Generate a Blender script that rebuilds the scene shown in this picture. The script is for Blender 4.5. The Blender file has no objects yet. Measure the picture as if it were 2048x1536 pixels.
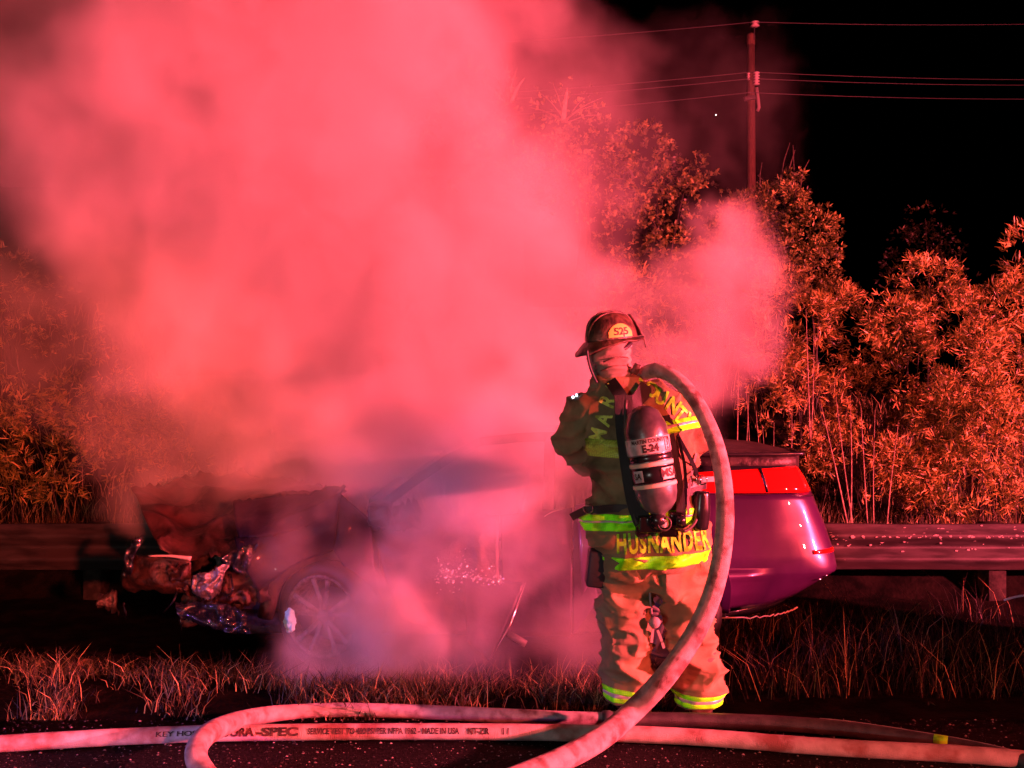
import bpy, bmesh, math, random
import numpy as np
from mathutils import Vector, Matrix, noise
from mathutils.bvhtree import BVHTree
random.seed(7); rng = np.random.default_rng(7)
S = bpy.context.scene; C = S.collection; R = math.radians; PI = math.pi
# ------------------------------------------------------------------ camera, sky, lamps, exposure
FPX = 1978.0; CAMZ = 1.53                       # focal length in pixels of the 2048 frame, eye height
cd = bpy.data.cameras.new('camera'); cam = bpy.data.objects.new('camera', cd); C.objects.link(cam)
cam.location = (0, 0, CAMZ); cam.rotation_euler = (R(90), 0, 0)
cd.sensor_width = 36; cd.lens = 36*FPX/2048; cd.clip_end = 2000; cd.clip_start = .05
S.camera = cam
W = bpy.data.worlds.new('World'); S.world = W; W.use_nodes = True
wn = W.node_tree.nodes; wl = W.node_tree.links
bg = wn['Background']; sk = wn.new('ShaderNodeTexSky'); sk.sky_type = 'NISHITA'; sk.sun_disc = False
sk.sun_elevation = R(-4); sk.sun_rotation = R(200)
wl.new(sk.outputs[0], bg.inputs[0]); bg.inputs[1].default_value = 0.0015
sl = bpy.data.lights.new('moon', 'SUN'); sl.energy = 0.012; sl.angle = R(.5); sl.color = (.8, .88, 1)
so = bpy.data.objects.new('moon', sl); C.objects.link(so); so.rotation_euler = (R(50), 0, R(200))
def lamp(name, loc, energy, color, radius):
    l = bpy.data.lights.new(name, 'POINT'); l.energy = energy; l.color = color; l.shadow_soft_size = radius
    o = bpy.data.objects.new(name, l); C.objects.link(o); o.location = loc; return o
lamp('emergency_lamp_red', (12.6, .6, 2.9), 52000, (1, .078, .125), .14)      # red beacon of the engine parked to the right
lamp('emergency_lamp_front', (10.0, -4.5, 3.0), 11000, (1, .074, .055), .2)         # second beacon of the same engine
def beam(name, loc, aim, energy, color, size, blend, radius):
    l = bpy.data.lights.new(name, 'SPOT'); l.energy = energy; l.color = color; l.shadow_soft_size = radius; l.spot_size = R(size); l.spot_blend = blend
    o = bpy.data.objects.new(name, l); C.objects.link(o); o.location = loc; o.rotation_euler = (Vector(aim)-Vector(loc)).to_track_quat('-Z', 'Y').to_euler(); return o
beam('emergency_lamp_blue', (-6.4, .6, 1.0), (-.55, 5.4, .15), 1500, (.46, .20, .9), 22, 1, .15)   # blue beacon beam of a patrol car to the left
lamp('headlamp_left', (-3.0, -2.2, 1.3), 270, (.92, .82, .76), .08)                # white headlamp behind the photographer's left
beam('left_bush_spot', (6.0, -9.0, 3.0), (-4.75, 9.4, .7), 27000, (1, .08, .05), 12, .8, .2)        # added narrow red spot that brightens only the left bushes
S.view_settings.view_transform = 'Standard'; S.view_settings.look = 'None'
S.view_settings.exposure = 0; S.view_settings.gamma = 1; S.view_settings.use_curve_mapping = False
cy = S.cycles
cy.use_denoising = True; cy.max_bounces = 8; cy.volume_bounces = 1; cy.transparent_max_bounces = 12
cy.volume_step_rate = 1.0; cy.volume_max_steps = 512; cy.sample_clamp_indirect = 6
cy.use_adaptive_sampling = True; cy.adaptive_threshold = .02

def P(px, py, Y): return Vector(((px-1024)*Y/FPX, Y, CAMZ-(py-768)*Y/FPX))
# ------------------------------------------------------------------ helpers
def link(name, me, mat=None, parent=None):
    o = bpy.data.objects.new(name, me); C.objects.link(o)
    if mat:
        me.materials.clear(); me.materials.append(mat)
    if parent is not None:
        o.parent = parent; o.matrix_parent_inverse = world_of(parent).inverted()
    return o
def world_of(o):
    m = o.matrix_basis.copy()
    if o.parent: m = world_of(o.parent) @ o.matrix_parent_inverse @ m
    return m
def thing(name, label, cat, loc=(0, 0, 0), group=None):
    o = bpy.data.objects.new(name, None); C.objects.link(o); o.location = loc; o.empty_display_size = .1
    o['label'] = label; o['category'] = cat
    if group: o['group'] = group
    return o
def tag(o, label, cat, group=None):
    o['label'] = label; o['category'] = cat
    if group: o['group'] = group
    return o
def kind(o, k, label=None):
    o['kind'] = k
    if label: o['label'] = label
    return o
def pymesh(name, v, f, smooth=True):
    me = bpy.data.meshes.new(name); me.from_pydata([tuple(p) for p in v], [], f); me.validate(); me.update()
    if smooth: me.shade_smooth()
    return me
def trimesh(name, v, t, tint=None, smooth=False):
    me = bpy.data.meshes.new(name); n = len(v); m = len(t)
    me.vertices.add(n); me.vertices.foreach_set('co', np.asarray(v, np.float32).ravel())
    me.loops.add(m*3); me.loops.foreach_set('vertex_index', np.asarray(t, np.int32).ravel())
    me.polygons.add(m); me.polygons.foreach_set('loop_start', np.arange(0, m*3, 3, dtype=np.int32))
    if tint is not None:
        a = me.attributes.new('tint', 'FLOAT', 'POINT'); a.data.foreach_set('value', np.asarray(tint, np.float32))
    me.update(calc_edges=True); me.validate()
    if smooth: me.shade_smooth()
    return me
def catmull(pts, n=8):
    pts = [Vector(p) for p in pts]; q = [pts[0]*2-pts[1]]+pts+[pts[-1]*2-pts[-2]]; out = []
    for i in range(1, len(q)-2):
        a, b, c, d = q[i-1:i+3]
        for k in range(n):
            t = k/n
            out.append(.5*((2*b)+(c-a)*t+(2*a-5*b+4*c-d)*t*t+(3*b-a-3*c+d)*t**3))
    out.append(pts[-1]); return out
def sweep(path, rad, seg=12, flat=None, cap=True, up=Vector((0, 0, 1))):
    """tube along path; rad number or list; flat = (a, b) list factors sideways / upwards"""
    v = []; f = []; n = len(path); frames = []
    for i, p in enumerate(path):
        t = (path[min(i+1, n-1)]-path[max(i-1, 0)]).normalized()
        if i == 0:
            s = t.cross(up)
            if s.length < 1e-3: s = t.cross(Vector((1, 0, 0)))
            s.normalize()
        else:
            s = frames[-1][1]; s = (s-t*s.dot(t)).normalized()
        u = s.cross(t).normalized(); frames.append((p, s, u, t))
        r = rad[i] if hasattr(rad, '__len__') else rad
        fa, fb = (flat[i] if flat else (1, 1))
        for k in range(seg):
            a = 2*PI*k/seg; v.append(p+s*math.cos(a)*r*fa+u*math.sin(a)*r*fb)
    for i in range(n-1):
        for k in range(seg):
            a = i*seg+k; b = i*seg+(k+1) % seg; f.append((a, b, b+seg, a+seg))
    if cap: f.append(tuple(range(seg))[::-1]); f.append(tuple(range((n-1)*seg, n*seg)))
    return v, f, frames
def tube(name, path, rad, mat, parent=None, seg=12, **k):
    v, f, _ = sweep([Vector(p) for p in path], rad, seg, **k); return link(name, pymesh(name, v, f), mat, parent)
def merge(parts):
    V = []; F = []
    for v, f in parts:
        o = len(V); V += list(v); F += [tuple(i+o for i in q) for q in f]
    return V, F
def boxvf(c, s, rot=None):
    c = Vector(c); v = []
    for x in (-1, 1):
        for y in (-1, 1):
            for z in (-1, 1):
                p = Vector((x*s[0]/2, y*s[1]/2, z*s[2]/2))
                if rot: p = rot @ p
                v.append(c+p)
    return v, [(0, 1, 3, 2), (4, 6, 7, 5), (0, 4, 5, 1), (2, 3, 7, 6), (0, 2, 6, 4), (1, 5, 7, 3)]
def box(name, c, s, mat, parent=None, rot=None, bevel=.004, seg=2):
    v, f = boxvf(c, s, rot); me = bpy.data.meshes.new(name); bm = bmesh.new()
    vs = [bm.verts.new(p) for p in v]
    for q in f: bm.faces.new([vs[i] for i in q])
    if bevel: bmesh.ops.bevel(bm, geom=bm.edges[:], offset=bevel, segments=seg, affect='EDGES', profile=.5)
    bmesh.ops.recalc_face_normals(bm, faces=bm.faces[:]); bm.to_mesh(me); bm.free(); me.shade_smooth()
    return link(name, me, mat, parent)
def revolve(prof, seg=32, M=None):
    v = []; f = []; n = len(prof)
    for r, z in prof:
        for k in range(seg):
            a = 2*PI*k/seg; p = Vector((r*math.cos(a), r*math.sin(a), z)); v.append(M @ p if M else p)
    for i in range(n-1):
        for k in range(seg):
            a = i*seg+k; b = i*seg+(k+1) % seg; f.append((a, b, b+seg, a+seg))
    return v, f
def rev(name, prof, mat, parent=None, M=None, seg=32, flat=False):
    v, f = revolve(prof, seg, M); return link(name, pymesh(name, v, f, not flat), mat, parent)
def frame_to(d, up=Vector((0, 0, 1)), loc=Vector((0, 0, 0))):
    """matrix whose local Z goes along d and local X stays level"""
    z = Vector(d).normalized(); x = up.cross(z)
    if x.length < 1e-3: x = Vector((1, 0, 0))
    x.normalize(); y = z.cross(x)
    M = Matrix((x, y, z)).transposed().to_4x4(); M.translation = loc; return M
def evaluated(o):
    dg = bpy.context.evaluated_depsgraph_get(); dg.update()
    me = bpy.data.meshes.new_from_object(o.evaluated_get(dg), depsgraph=dg); return me
def remeshed(name, parts, voxel=.012, smooth_iter=6):
    V, F = merge(parts); me = pymesh(name+'_raw', V, F); bm = bmesh.new(); bm.from_mesh(me)
    bmesh.ops.recalc_face_normals(bm, faces=bm.faces[:]); bm.to_mesh(me); bm.free()
    o = bpy.data.objects.new('tmp', me); C.objects.link(o)
    m = o.modifiers.new('r', 'REMESH'); m.mode = 'VOXEL'; m.voxel_size = voxel
    s = o.modifiers.new('s', 'SMOOTH'); s.iterations = smooth_iter; s.factor = .5
    out = evaluated(o); bpy.data.objects.remove(o); bpy.data.meshes.remove(me); out.name = name
    out.shade_smooth(); return out
def displace(me, fn):
    bm = bmesh.new(); bm.from_mesh(me); bm.normal_update()
    ds = [(v, fn(v.co, v.normal)) for v in bm.verts]
    for v, d in ds:
        if isinstance(d, Vector): v.co += d
        else: v.co += v.normal*d
    bm.to_mesh(me); bm.free(); me.update()
def band_from(me, name, planes, off, mat, parent, thick=.002):
    """strip of a cloth mesh between planes (co, no): keeps what lies on the far side of every normal"""
    bm = bmesh.new(); bm.from_mesh(me)
    for co, no in planes:
        g = bm.verts[:]+bm.edges[:]+bm.faces[:]
        bmesh.ops.bisect_plane(bm, geom=g, plane_co=co, plane_no=no, clear_inner=True)
    bm.normal_update()
    for v, nn in [(v, v.normal.copy()) for v in bm.verts]: v.co += nn*off
    out = bpy.data.meshes.new(name); bm.to_mesh(out); bm.free(); out.shade_smooth()
    o = link(name, out, mat, parent); s = o.modifiers.new('s', 'SOLIDIFY'); s.thickness = thick+off; s.offset = -1
    return o
def textmesh(body, size, bold=.012, step=.012, spacing=1.0, shear=0.0, squash=1.0):
    cu = bpy.data.curves.new('t', 'FONT'); cu.body = body; cu.size = size; cu.offset = bold*size; cu.resolution_u = 3
    cu.space_character = spacing; cu.shear = shear; cu.fill_mode = 'FRONT'; cu.align_x = 'CENTER'; cu.align_y = 'CENTER'
    o = bpy.data.objects.new('t', cu); C.objects.link(o); me = evaluated(o); bpy.data.objects.remove(o)
    bm = bmesh.new(); bm.from_mesh(me); bmesh.ops.triangulate(bm, faces=bm.faces[:])
    for _ in range(5):
        es = [e for e in bm.edges if e.calc_length() > step]
        if not es: break
        bmesh.ops.subdivide_edges(bm, edges=es, cuts=1); bmesh.ops.triangulate(bm, faces=bm.faces[:])
    for v in bm.verts: v.co.x *= squash
    bm.to_mesh(me); bm.free(); return me
def mapmesh(me, fn):
    for v in me.vertices: v.co = fn(v.co)
    me.update(); return me
def fbm(p, s=1.0, o=3): return noise.fractal(Vector(p)*s, 1.0, 2.0, o)
# ------------------------------------------------------------------ materials
def mat(name, col, rough=.6, metal=0, col2=None, scale=8, detail=4, bump=0, bscale=60, spec=.5, gain=1, coat=0, mixpos=(.4, .62),
        stretch=None, col3=None, scale3=2.0, transl=0, tint=None, emit=None):
    m = bpy.data.materials.new(name); m.use_nodes = True; nt = m.node_tree; N = nt.nodes; L = nt.links
    b = N['Principled BSDF']; b.inputs['Roughness'].default_value = rough; b.inputs['Metallic'].default_value = metal
    b.inputs['Specular IOR Level'].default_value = spec; b.inputs['Coat Weight'].default_value = coat
    b.inputs['Base Color'].default_value = (*col, 1)
    tc = N.new('ShaderNodeTexCoord'); src = tc.outputs['Object']
    if stretch:
        mp = N.new('ShaderNodeMapping'); mp.inputs['Scale'].default_value = stretch; L.new(src, mp.inputs[0]); src = mp.outputs[0]
    out = None
    if col2:
        nz = N.new('ShaderNodeTexNoise'); nz.inputs['Scale'].default_value = scale; nz.inputs['Detail'].default_value = detail
        L.new(src, nz.inputs['Vector']); r = N.new('ShaderNodeValToRGB')
        r.color_ramp.elements[0].position = mixpos[0]; r.color_ramp.elements[1].position = mixpos[1]
        r.color_ramp.elements[0].color = (*col, 1); r.color_ramp.elements[1].color = (*col2, 1)
        L.new(nz.outputs[0], r.inputs[0]); out = r.outputs[0]
    if col3:
        n3 = N.new('ShaderNodeTexNoise'); n3.inputs['Scale'].default_value = scale3; n3.inputs['Detail'].default_value = 6
        L.new(src, n3.inputs['Vector']); r3 = N.new('ShaderNodeValToRGB'); r3.color_ramp.elements[0].position = .5; r3.color_ramp.elements[1].position = .66
        mx = N.new('ShaderNodeMix'); mx.data_type = 'RGBA'; L.new(n3.outputs[0], r3.inputs[0]); L.new(r3.outputs[0], mx.inputs['Factor'])
        if out: L.new(out, mx.inputs['A'])
        else: mx.inputs['A'].default_value = (*col, 1)
        mx.inputs['B'].default_value = (*col3, 1); out = mx.outputs['Result']
    if tint:
        at = N.new('ShaderNodeAttribute'); at.attribute_name = 'tint'; r = N.new('ShaderNodeValToRGB'); e = r.color_ramp.elements
        e[0].color = (*tint[0], 1); e[1].color = (*tint[-1], 1)
        for i, c in enumerate(tint[1:-1]):
            q = e.new((i+1)/(len(tint)-1)); q.color = (*c, 1)
        L.new(at.outputs['Fac'], r.inputs[0]); out = r.outputs[0]
    if out: L.new(out, b.inputs['Base Color'])
    if bump:
        bz = N.new('ShaderNodeTexNoise'); bz.inputs['Scale'].default_value = bscale; bz.inputs['Detail'].default_value = 5
        L.new(src, bz.inputs['Vector']); bp = N.new('ShaderNodeBump'); bp.inputs['Strength'].default_value = bump; bp.inputs['Distance'].default_value = .01
        L.new(bz.outputs[0], bp.inputs['Height']); L.new(bp.outputs[0], b.inputs['Normal'])
    if transl:
        t = N.new('ShaderNodeBsdfTranslucent'); ms = N.new('ShaderNodeMixShader'); ms.inputs[0].default_value = transl
        if out: L.new(out, t.inputs[0])
        else: t.inputs[0].default_value = (*col, 1)
        L.new(b.outputs[0], ms.inputs[1]); L.new(t.outputs[0], ms.inputs[2]); L.new(ms.outputs[0], N['Material Output'].inputs[0])
    if emit:
        b.inputs['Emission Color'].default_value = (*emit[0], 1); b.inputs['Emission Strength'].default_value = emit[1]
    return m
def reflective(name, col, scale=150, dirt=.42, dscale=13, check=True):
    """retroreflective fluorescent tape: its returned light is put into a diffuse colour above white"""
    m = bpy.data.materials.new(name); m.use_nodes = True; nt = m.node_tree; N = nt.nodes; L = nt.links
    N.remove(N['Principled BSDF']); d = N.new('ShaderNodeBsdfDiffuse'); tc = N.new('ShaderNodeTexCoord')
    mp = N.new('ShaderNodeMapping'); mp.inputs['Rotation'].default_value = (R(45), R(45), R(45)); L.new(tc.outputs['Object'], mp.inputs[0])
    ck = N.new('ShaderNodeTexChecker'); ck.inputs['Scale'].default_value = scale; L.new(mp.outputs[0], ck.inputs[0])
    k = .72 if check else 1
    ck.inputs[1].default_value = (*col, 1); ck.inputs[2].default_value = (*[c*k for c in col], 1)
    nz = N.new('ShaderNodeTexNoise'); nz.inputs['Scale'].default_value = dscale; nz.inputs['Detail'].default_value = 5; L.new(tc.outputs['Object'], nz.inputs['Vector'])
    r = N.new('ShaderNodeValToRGB'); r.color_ramp.elements[0].position = .38; r.color_ramp.elements[1].position = .52
    r.color_ramp.elements[0].color = (dirt, dirt*.9, dirt*.9, 1); L.new(nz.outputs[0], r.inputs[0])
    mu = N.new('ShaderNodeMix'); mu.data_type = 'RGBA'; mu.blend_type = 'MULTIPLY'; mu.inputs['Factor'].default_value = 1
    L.new(ck.outputs[0], mu.inputs['A']); L.new(r.outputs[0], mu.inputs['B']); L.new(mu.outputs['Result'], d.inputs[0])
    g = N.new('ShaderNodeBsdfGlossy'); g.inputs['Roughness'].default_value = .35; g.inputs[0].default_value = (.3, .3, .3, 1)
    ms = N.new('ShaderNodeMixShader'); ms.inputs[0].default_value = .06
    L.new(d.outputs[0], ms.inputs[1]); L.new(g.outputs[0], ms.inputs[2]); L.new(ms.outputs[0], N['Material Output'].inputs[0]); return m
M = {}
M['asphalt'] = mat('asphalt', (.005, .005, .005), .85, col2=(.016, .015, .015), scale=60, bump=.8, bscale=120, spec=.12)
M['soil'] = mat('soil', (.003, .003, .0025), .95, col2=(.010, .008, .006), scale=6, bump=1, bscale=30, spec=.03)
M['chip'] = mat('stone_chip', (.2, .19, .18), .5, tint=[(.012, .012, .012), (.06, .055, .05), (.42, .40, .38)])
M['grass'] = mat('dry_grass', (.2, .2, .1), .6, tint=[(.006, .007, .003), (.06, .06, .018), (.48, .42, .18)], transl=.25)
M['grass_shaded'] = mat('shaded_grass', (.2, .2, .1), .6, tint=[(.003, .003, .002), (.012, .010, .006), (.55, .40, .15)], transl=.2)  # darker copy of the grass, verge shade put into its colour
M['willow'] = mat('narrow_leaf', (.1, .15, .05), .45, tint=[(.012, .014, .004), (.09, .10, .022), (.36, .32, .06), (.66, .48, .20)], transl=.2)
M['broad'] = mat('broad_leaf', (.1, .15, .05), .5, tint=[(.012, .016, .004), (.06, .07, .016), (.20, .22, .045), (.42, .38, .11)], transl=.2)
M['bark'] = mat('bark', (.025, .02, .015), .85, col2=(.07, .055, .04), scale=30, bump=.6)
M['stalk'] = mat('dry_stalk', (.30, .25, .16), .6, col2=(.10, .08, .05), scale=20)
M['steel'] = mat('galvanised_rail', (.022, .020, .020), .5, .2, col2=(.05, .045, .045), scale=14, bump=.25, bscale=30, spec=.25, col3=(.04, .03, .03), scale3=5, stretch=(.25, 1, 1))
M['post'] = mat('post_wood', (.018, .016, .014), .85, col2=(.035, .03, .025), scale=20, bump=.4, spec=.1)
M['leaflitter'] = mat('leaf_litter', (.26, .23, .20), .6)
M['pole'] = mat('pole_wood', (.10, .06, .04), .85, col2=(.18, .11, .07), scale=9, bump=.5, stretch=(4, 4, .4))
M['porcelain'] = mat('porcelain', (.7, .66, .64), .25)
M['wire'] = mat('wire_metal', (.07, .07, .075), .4, .3)
M['iron'] = mat('iron', (.05, .05, .05), .6)
M['hose'] = mat('hose_jacket', (.50, .45, .43), .8, col2=(.33, .28, .27), scale=22, detail=8, bump=.8, bscale=260, col3=(.16, .10, .09), scale3=13)
M['hose_flat'] = mat('hose_jacket_flat', (.56, .49, .46), .8, col2=(.40, .33, .30), scale=14, bump=.5, bscale=200, col3=(.28, .13, .11), scale3=8)
M['hose_shaded'] = mat('shaded_hose', (.032, .032, .036), .5, col2=(.06, .06, .062), scale=20, bump=.4, bscale=200)  # dark colour stands for shade on this run of hose
M['brass'] = mat('coupling', (.16, .13, .1), .4, .8)
M['ink'] = mat('print_ink', (.02, .012, .012), .7, col2=(.10, .04, .035), scale=40)
M['coat'] = mat('coat_cloth', (.27, .215, .115), .85, col2=(.40, .32, .17), scale=7, bump=.5, bscale=260, col3=(.13, .095, .055), scale3=4.5, spec=.15)
M['trouser'] = mat('trouser_cloth', (.30, .235, .125), .85, col2=(.38, .30, .16), scale=9, detail=6, bump=.6, bscale=240, spec=.15)
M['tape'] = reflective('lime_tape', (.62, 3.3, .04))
M['tape_left'] = reflective('left_lime_tape', (.75, 1.0, .14), dirt=.4)  # less green than the main tape, for the left chest
M['letter_left'] = reflective('left_lime_letter', (.95, 1.2, .22), dirt=.5, dscale=30, check=False)  # redder and less green than the right-hand letters
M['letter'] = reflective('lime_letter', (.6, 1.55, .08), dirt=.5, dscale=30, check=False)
M['silver'] = mat('silver_tape', (.75, .75, .72), .3, .2)
M['skin'] = mat('skin', (.50, .32, .24), .5)
M['hood'] = mat('hood_knit', (.20, .16, .13), .9, col2=(.30, .25, .20), scale=12, bump=.4, bscale=300)
M['leather'] = mat('helmet_leather', (.040, .024, .018), .42, col2=(.13, .08, .05), scale=22, detail=8, bump=.6, bscale=50, coat=.1)
M['rubber'] = mat('boot_rubber', (.05, .045, .04), .55, bump=.3)
M['boot_paler'] = mat('paler_boot', (.16, .11, .08), .6, bump=.3)  # paler and redder than the left boot; right boot and gloves
M['black'] = mat('black_webbing', (.018, .018, .02), .5, bump=.3, bscale=200)
M['plastic'] = mat('black_plastic', (.014, .014, .017), .25)
M['pouch'] = mat('pouch_nylon', (.03, .03, .038), .55, bump=.2)
M['greystrap'] = mat('grey_strap', (.36, .33, .31), .6, bump=.3, bscale=200)
M['alu'] = mat('cylinder_wrap', (.17, .20, .20), .36, .3, col2=(.09, .11, .11), scale=14, bump=.15, bscale=30, coat=.3)
M['alutop'] = mat('cylinder_dome', (.09, .095, .10), .35, .25, col2=(.05, .055, .06), scale=18, bump=.2, bscale=30, coat=.4)
M['label'] = mat('label_white', (.72, .70, .68), .4, col2=(.45, .43, .42), scale=30, detail=6)
M['cream'] = mat('cream_stripe', (.80, .74, .55), .5)
M['chrome'] = mat('chrome', (.8, .8, .8), .15, 1)
M['amber'] = mat('decal_yellow', (.9, .75, .12), .5)
M['paint'] = mat('purple_paint', (.035, .007, .050), .34, .25, coat=.5, col2=(.055, .012, .075), scale=3, bump=.035, bscale=7)
M['sooty'] = mat('sooty_paint', (.010, .006, .018), .5, .1, coat=.06, spec=.2, col2=(.024, .012, .034), scale=6, bump=.8, bscale=14, col3=(.015, .012, .014), scale3=3)
M['burnt'] = mat('burnt_metal', (.012, .010, .010), .5, .3, col2=(.05, .035, .03), scale=12, bump=.9, bscale=24)
M['rust'] = mat('scorched_panel', (.045, .016, .012), .55, .2, col2=(.010, .006, .006), scale=14, bump=.8, bscale=30)
M['tail'] = mat('tail_lens', (.75, .01, .008), .08, coat=1)
M['hood_metal'] = mat('buckled_hood_metal', (.075, .030, .035), .5, .2, col2=(.016, .008, .009), scale=7, bump=.7, bscale=26, spec=.3)
M['foil'] = mat('crumpled_foil', (.22, .23, .25), .42, .6, bump=.9, bscale=40, col2=(.08, .08, .09), scale=18)
M['melt'] = mat('melted_plastic', (.006, .008, .016), .15, bump=1, bscale=50, coat=.9)
M['rim'] = mat('alloy_rim', (.20, .17, .16), .5, .25, col2=(.05, .04, .038), scale=25)
M['tyre'] = mat('tyre', (.012, .012, .013), .6, bump=.3)
M['lit_foam'] = mat('lit_foam', (.35, .95, 1.0), .6, bump=.6)  # cyan of the cool light put into the colour
M['glass'] = mat('dark_glass', (.01, .01, .012), .06, coat=1)

# ------------------------------------------------------------------ ground
ROADY = 4.50
def g(x, y):
    pts = [(-80, 0), (ROADY, 0), (4.85, -.012), (5.0, -.05), (5.5, -.16), (5.95, -.20), (7.6, -.30), (8.45, -.28), (8.7, .0), (9.5, .10), (11, .35), (13, .55), (30, 1.2), (60, 2), (400, 2)]
    for (a, b), (c, d) in zip(pts, pts[1:]):
        if y <= c: z = b+(d-b)*(y-a)/(c-a); break
    else: z = 2
    if y > 11:
        s = 1/(1+math.exp((x-4.2)*1.1)); z += s*min((y-11)*.7, 4.2)
    if y > ROADY+.1: z += .03*fbm((x, y, 0), 1.3)+.09/(1+math.exp(min(40, (x+1.3)*3)))*math.exp(-min(40, ((y-5.25)/.35)**2))
    return z
xs = sorted(set([round(v, 3) for v in list(np.arange(-8, 8.01, .16))+[-300, -150, -80, -40, -25, -18, -14, -11, -9.5, 9.5, 11, 14, 18, 25, 40, 80, 150, 300]]))
ys = sorted(set([round(v, 3) for v in [-80, -30, -10, 0, 3, 4, 4.5, ROADY]+list(np.arange(4.9, 16, .16))+[17, 18, 19.5, 21, 24, 28, 34, 45, 60, 100, 200, 400]]))
gv = [(x, y, g(x, y)-(.012 if y <= ROADY else 0)) for y in ys for x in xs]; nx = len(xs)
gf = [(j*nx+i, j*nx+i+1, (j+1)*nx+i+1, (j+1)*nx+i) for j in range(len(ys)-1) for i in range(nx-1)]
kind(link('verge_ground', pymesh('verge_ground', gv, gf), M['soil']), 'structure', 'dark soil verge falling from the road then rising as a bank')
# road sheet with a ragged broken edge
rx = list(np.arange(-14, 14.01, .07)); rows = [-60, -10, 1, 3, 4, 4.5]
rv = [(x, y, 0) for y in rows for x in rx]+[(x, ROADY-.02+.035*fbm((x, 1, 3), 5), -.004) for x in rx]+[(x, ROADY-.0+.035*fbm((x, 1, 3), 5), -.05) for x in rx]; n = len(rx)
rf = [(j*n+i, j*n+i+1, (j+1)*n+i+1, (j+1)*n+i) for j in range(len(rows)+1) for i in range(n-1)]
kind(link('road', pymesh('road', rv, rf), M['asphalt']), 'structure', 'black asphalt road edge in the foreground')
# loose chips on the road
def chips(name, n, x0, x1, y0, y1, smin, smax, m):
    V = []; T = []; Q = []
    for i in range(n):
        x = random.uniform(x0, x1); y = random.uniform(y0, y1); s = smin+(smax-smin)*random.random()**5
        tt = random.random(); base = len(V); ph = random.random()*6; k = 5; e = random.uniform(.5, 1)
        z0 = 0 if y < ROADY else g(x, y)
        V.append((x, y, z0+s*.7))
        for j in range(k):
            a = ph+2*PI*j/k; V.append((x+s*math.cos(a)*random.uniform(.7, 1.1), y+s*math.sin(a)*e, z0+s*random.uniform(.1, .35)-.001))
        for j in range(k): T.append((base, base+1+j, base+1+(j+1) % k))
        Q += [tt]*(k+1)
    return kind(link(name, trimesh(name, V, T, Q), m), 'stuff', 'loose stone chips scattered on the asphalt')
chips('gravel', 7000, -2.3, 2.6, 3.6, 4.52, .0018, .009, M['chip'])

# ------------------------------------------------------------------ grass and leaves
def blades(pos, h, w, lean, tints, curl=.5):
    """pos (n,3); returns verts, tris, tint: blade of 3 levels"""
    n = len(pos); a = rng.uniform(0, 2*PI, n); d = np.stack([np.cos(a), np.sin(a), np.zeros(n)], 1)
    b = rng.uniform(0, 2*PI, n); s = np.stack([np.cos(b), np.sin(b), np.zeros(n)], 1)*w[:, None]
    z = np.array([0, 0, 1.])
    p0 = pos; p1 = pos+z*(h*.5)[:, None]+d*(lean*h*.25)[:, None]; p2 = pos+z*(h*(1-.25*lean*curl))[:, None]+d*(lean*h*.9)[:, None]
    V = np.stack([p0-s, p0+s, p1-s*.8, p1+s*.8, p2], 1).reshape(-1, 3)
    o = (np.arange(n)*5)[:, None, None]; T = np.array([[0, 1, 3], [0, 3, 2], [2, 3, 4]])[None]+o
    return V, T.reshape(-1, 3), np.repeat(tints, 5)
def grass(name, n, region, hr, wr, lean, m, label, thin=None, clump=1.0, tp=1.0):
    x0, x1, y0, y1 = region; k = int(n*2.2)
    X = rng.uniform(x0, x1, k); Y = rng.uniform(y0, y1, k)
    keep = np.array([fbm((x, y, 9), 1.6*clump)+.35*random.random() > (-.05 if name != 'verge_grass' else -.22) for x, y in zip(X, Y)])
    if thin is not None: keep &= np.array([thin(x, y) > random.random() for x, y in zip(X, Y)])
    X = X[keep][:n]; Y = Y[keep][:n]; pos = np.array([(x, y, g(x, y)-.01) for x, y in zip(X, Y)]); n = len(pos)
    h = rng.uniform(hr[0], hr[1], n)*rng.uniform(.5, 1, n); V, T, t = blades(pos, h, rng.uniform(wr[0], wr[1], n), rng.uniform(lean[0], lean[1], n), rng.uniform(0, 1, n)**tp)
    return kind(link(name, trimesh(name, V, T, t), m), 'stuff', label)
grass('verge_grass', 15000, (-3.2, .75, 4.50, 5.9), (.03, .20), (.0012, .0034), (.3, 1.4), M['grass'], 'patchy dry grass between the road and the wreck', clump=.8,
      thin=lambda x, y: max(0, min(1, .95+1.2*fbm((x, y, 4), 1.1)))*(1.0 if y < 5.6 else .4)*(0 if x > -.6 and y < 4.62 else 1), tp=2.0)
grass('tall_verge_grass', 3400, (.95, 3.9, 4.85, 7.9), (.10, .48), (.001, .0028), (.2, 1.1), M['grass_shaded'], 'tall grass on the verge right of the firefighter, shade put into its colour', tp=2.6)
grass('rail_grass', 9000, (-6.5, 6.5, 8.75, 9.7), (.15, .40), (.0015, .004), (.1, .6), M['grass'], 'dense upright grass behind the guardrail', tp=1.4)
grass('bank_grass', 9000, (-10, 10, 9.5, 14), (.2, .55), (.003, .006), (.2, .8), M['grass'], 'grass covering the bank under the bushes')

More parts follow.
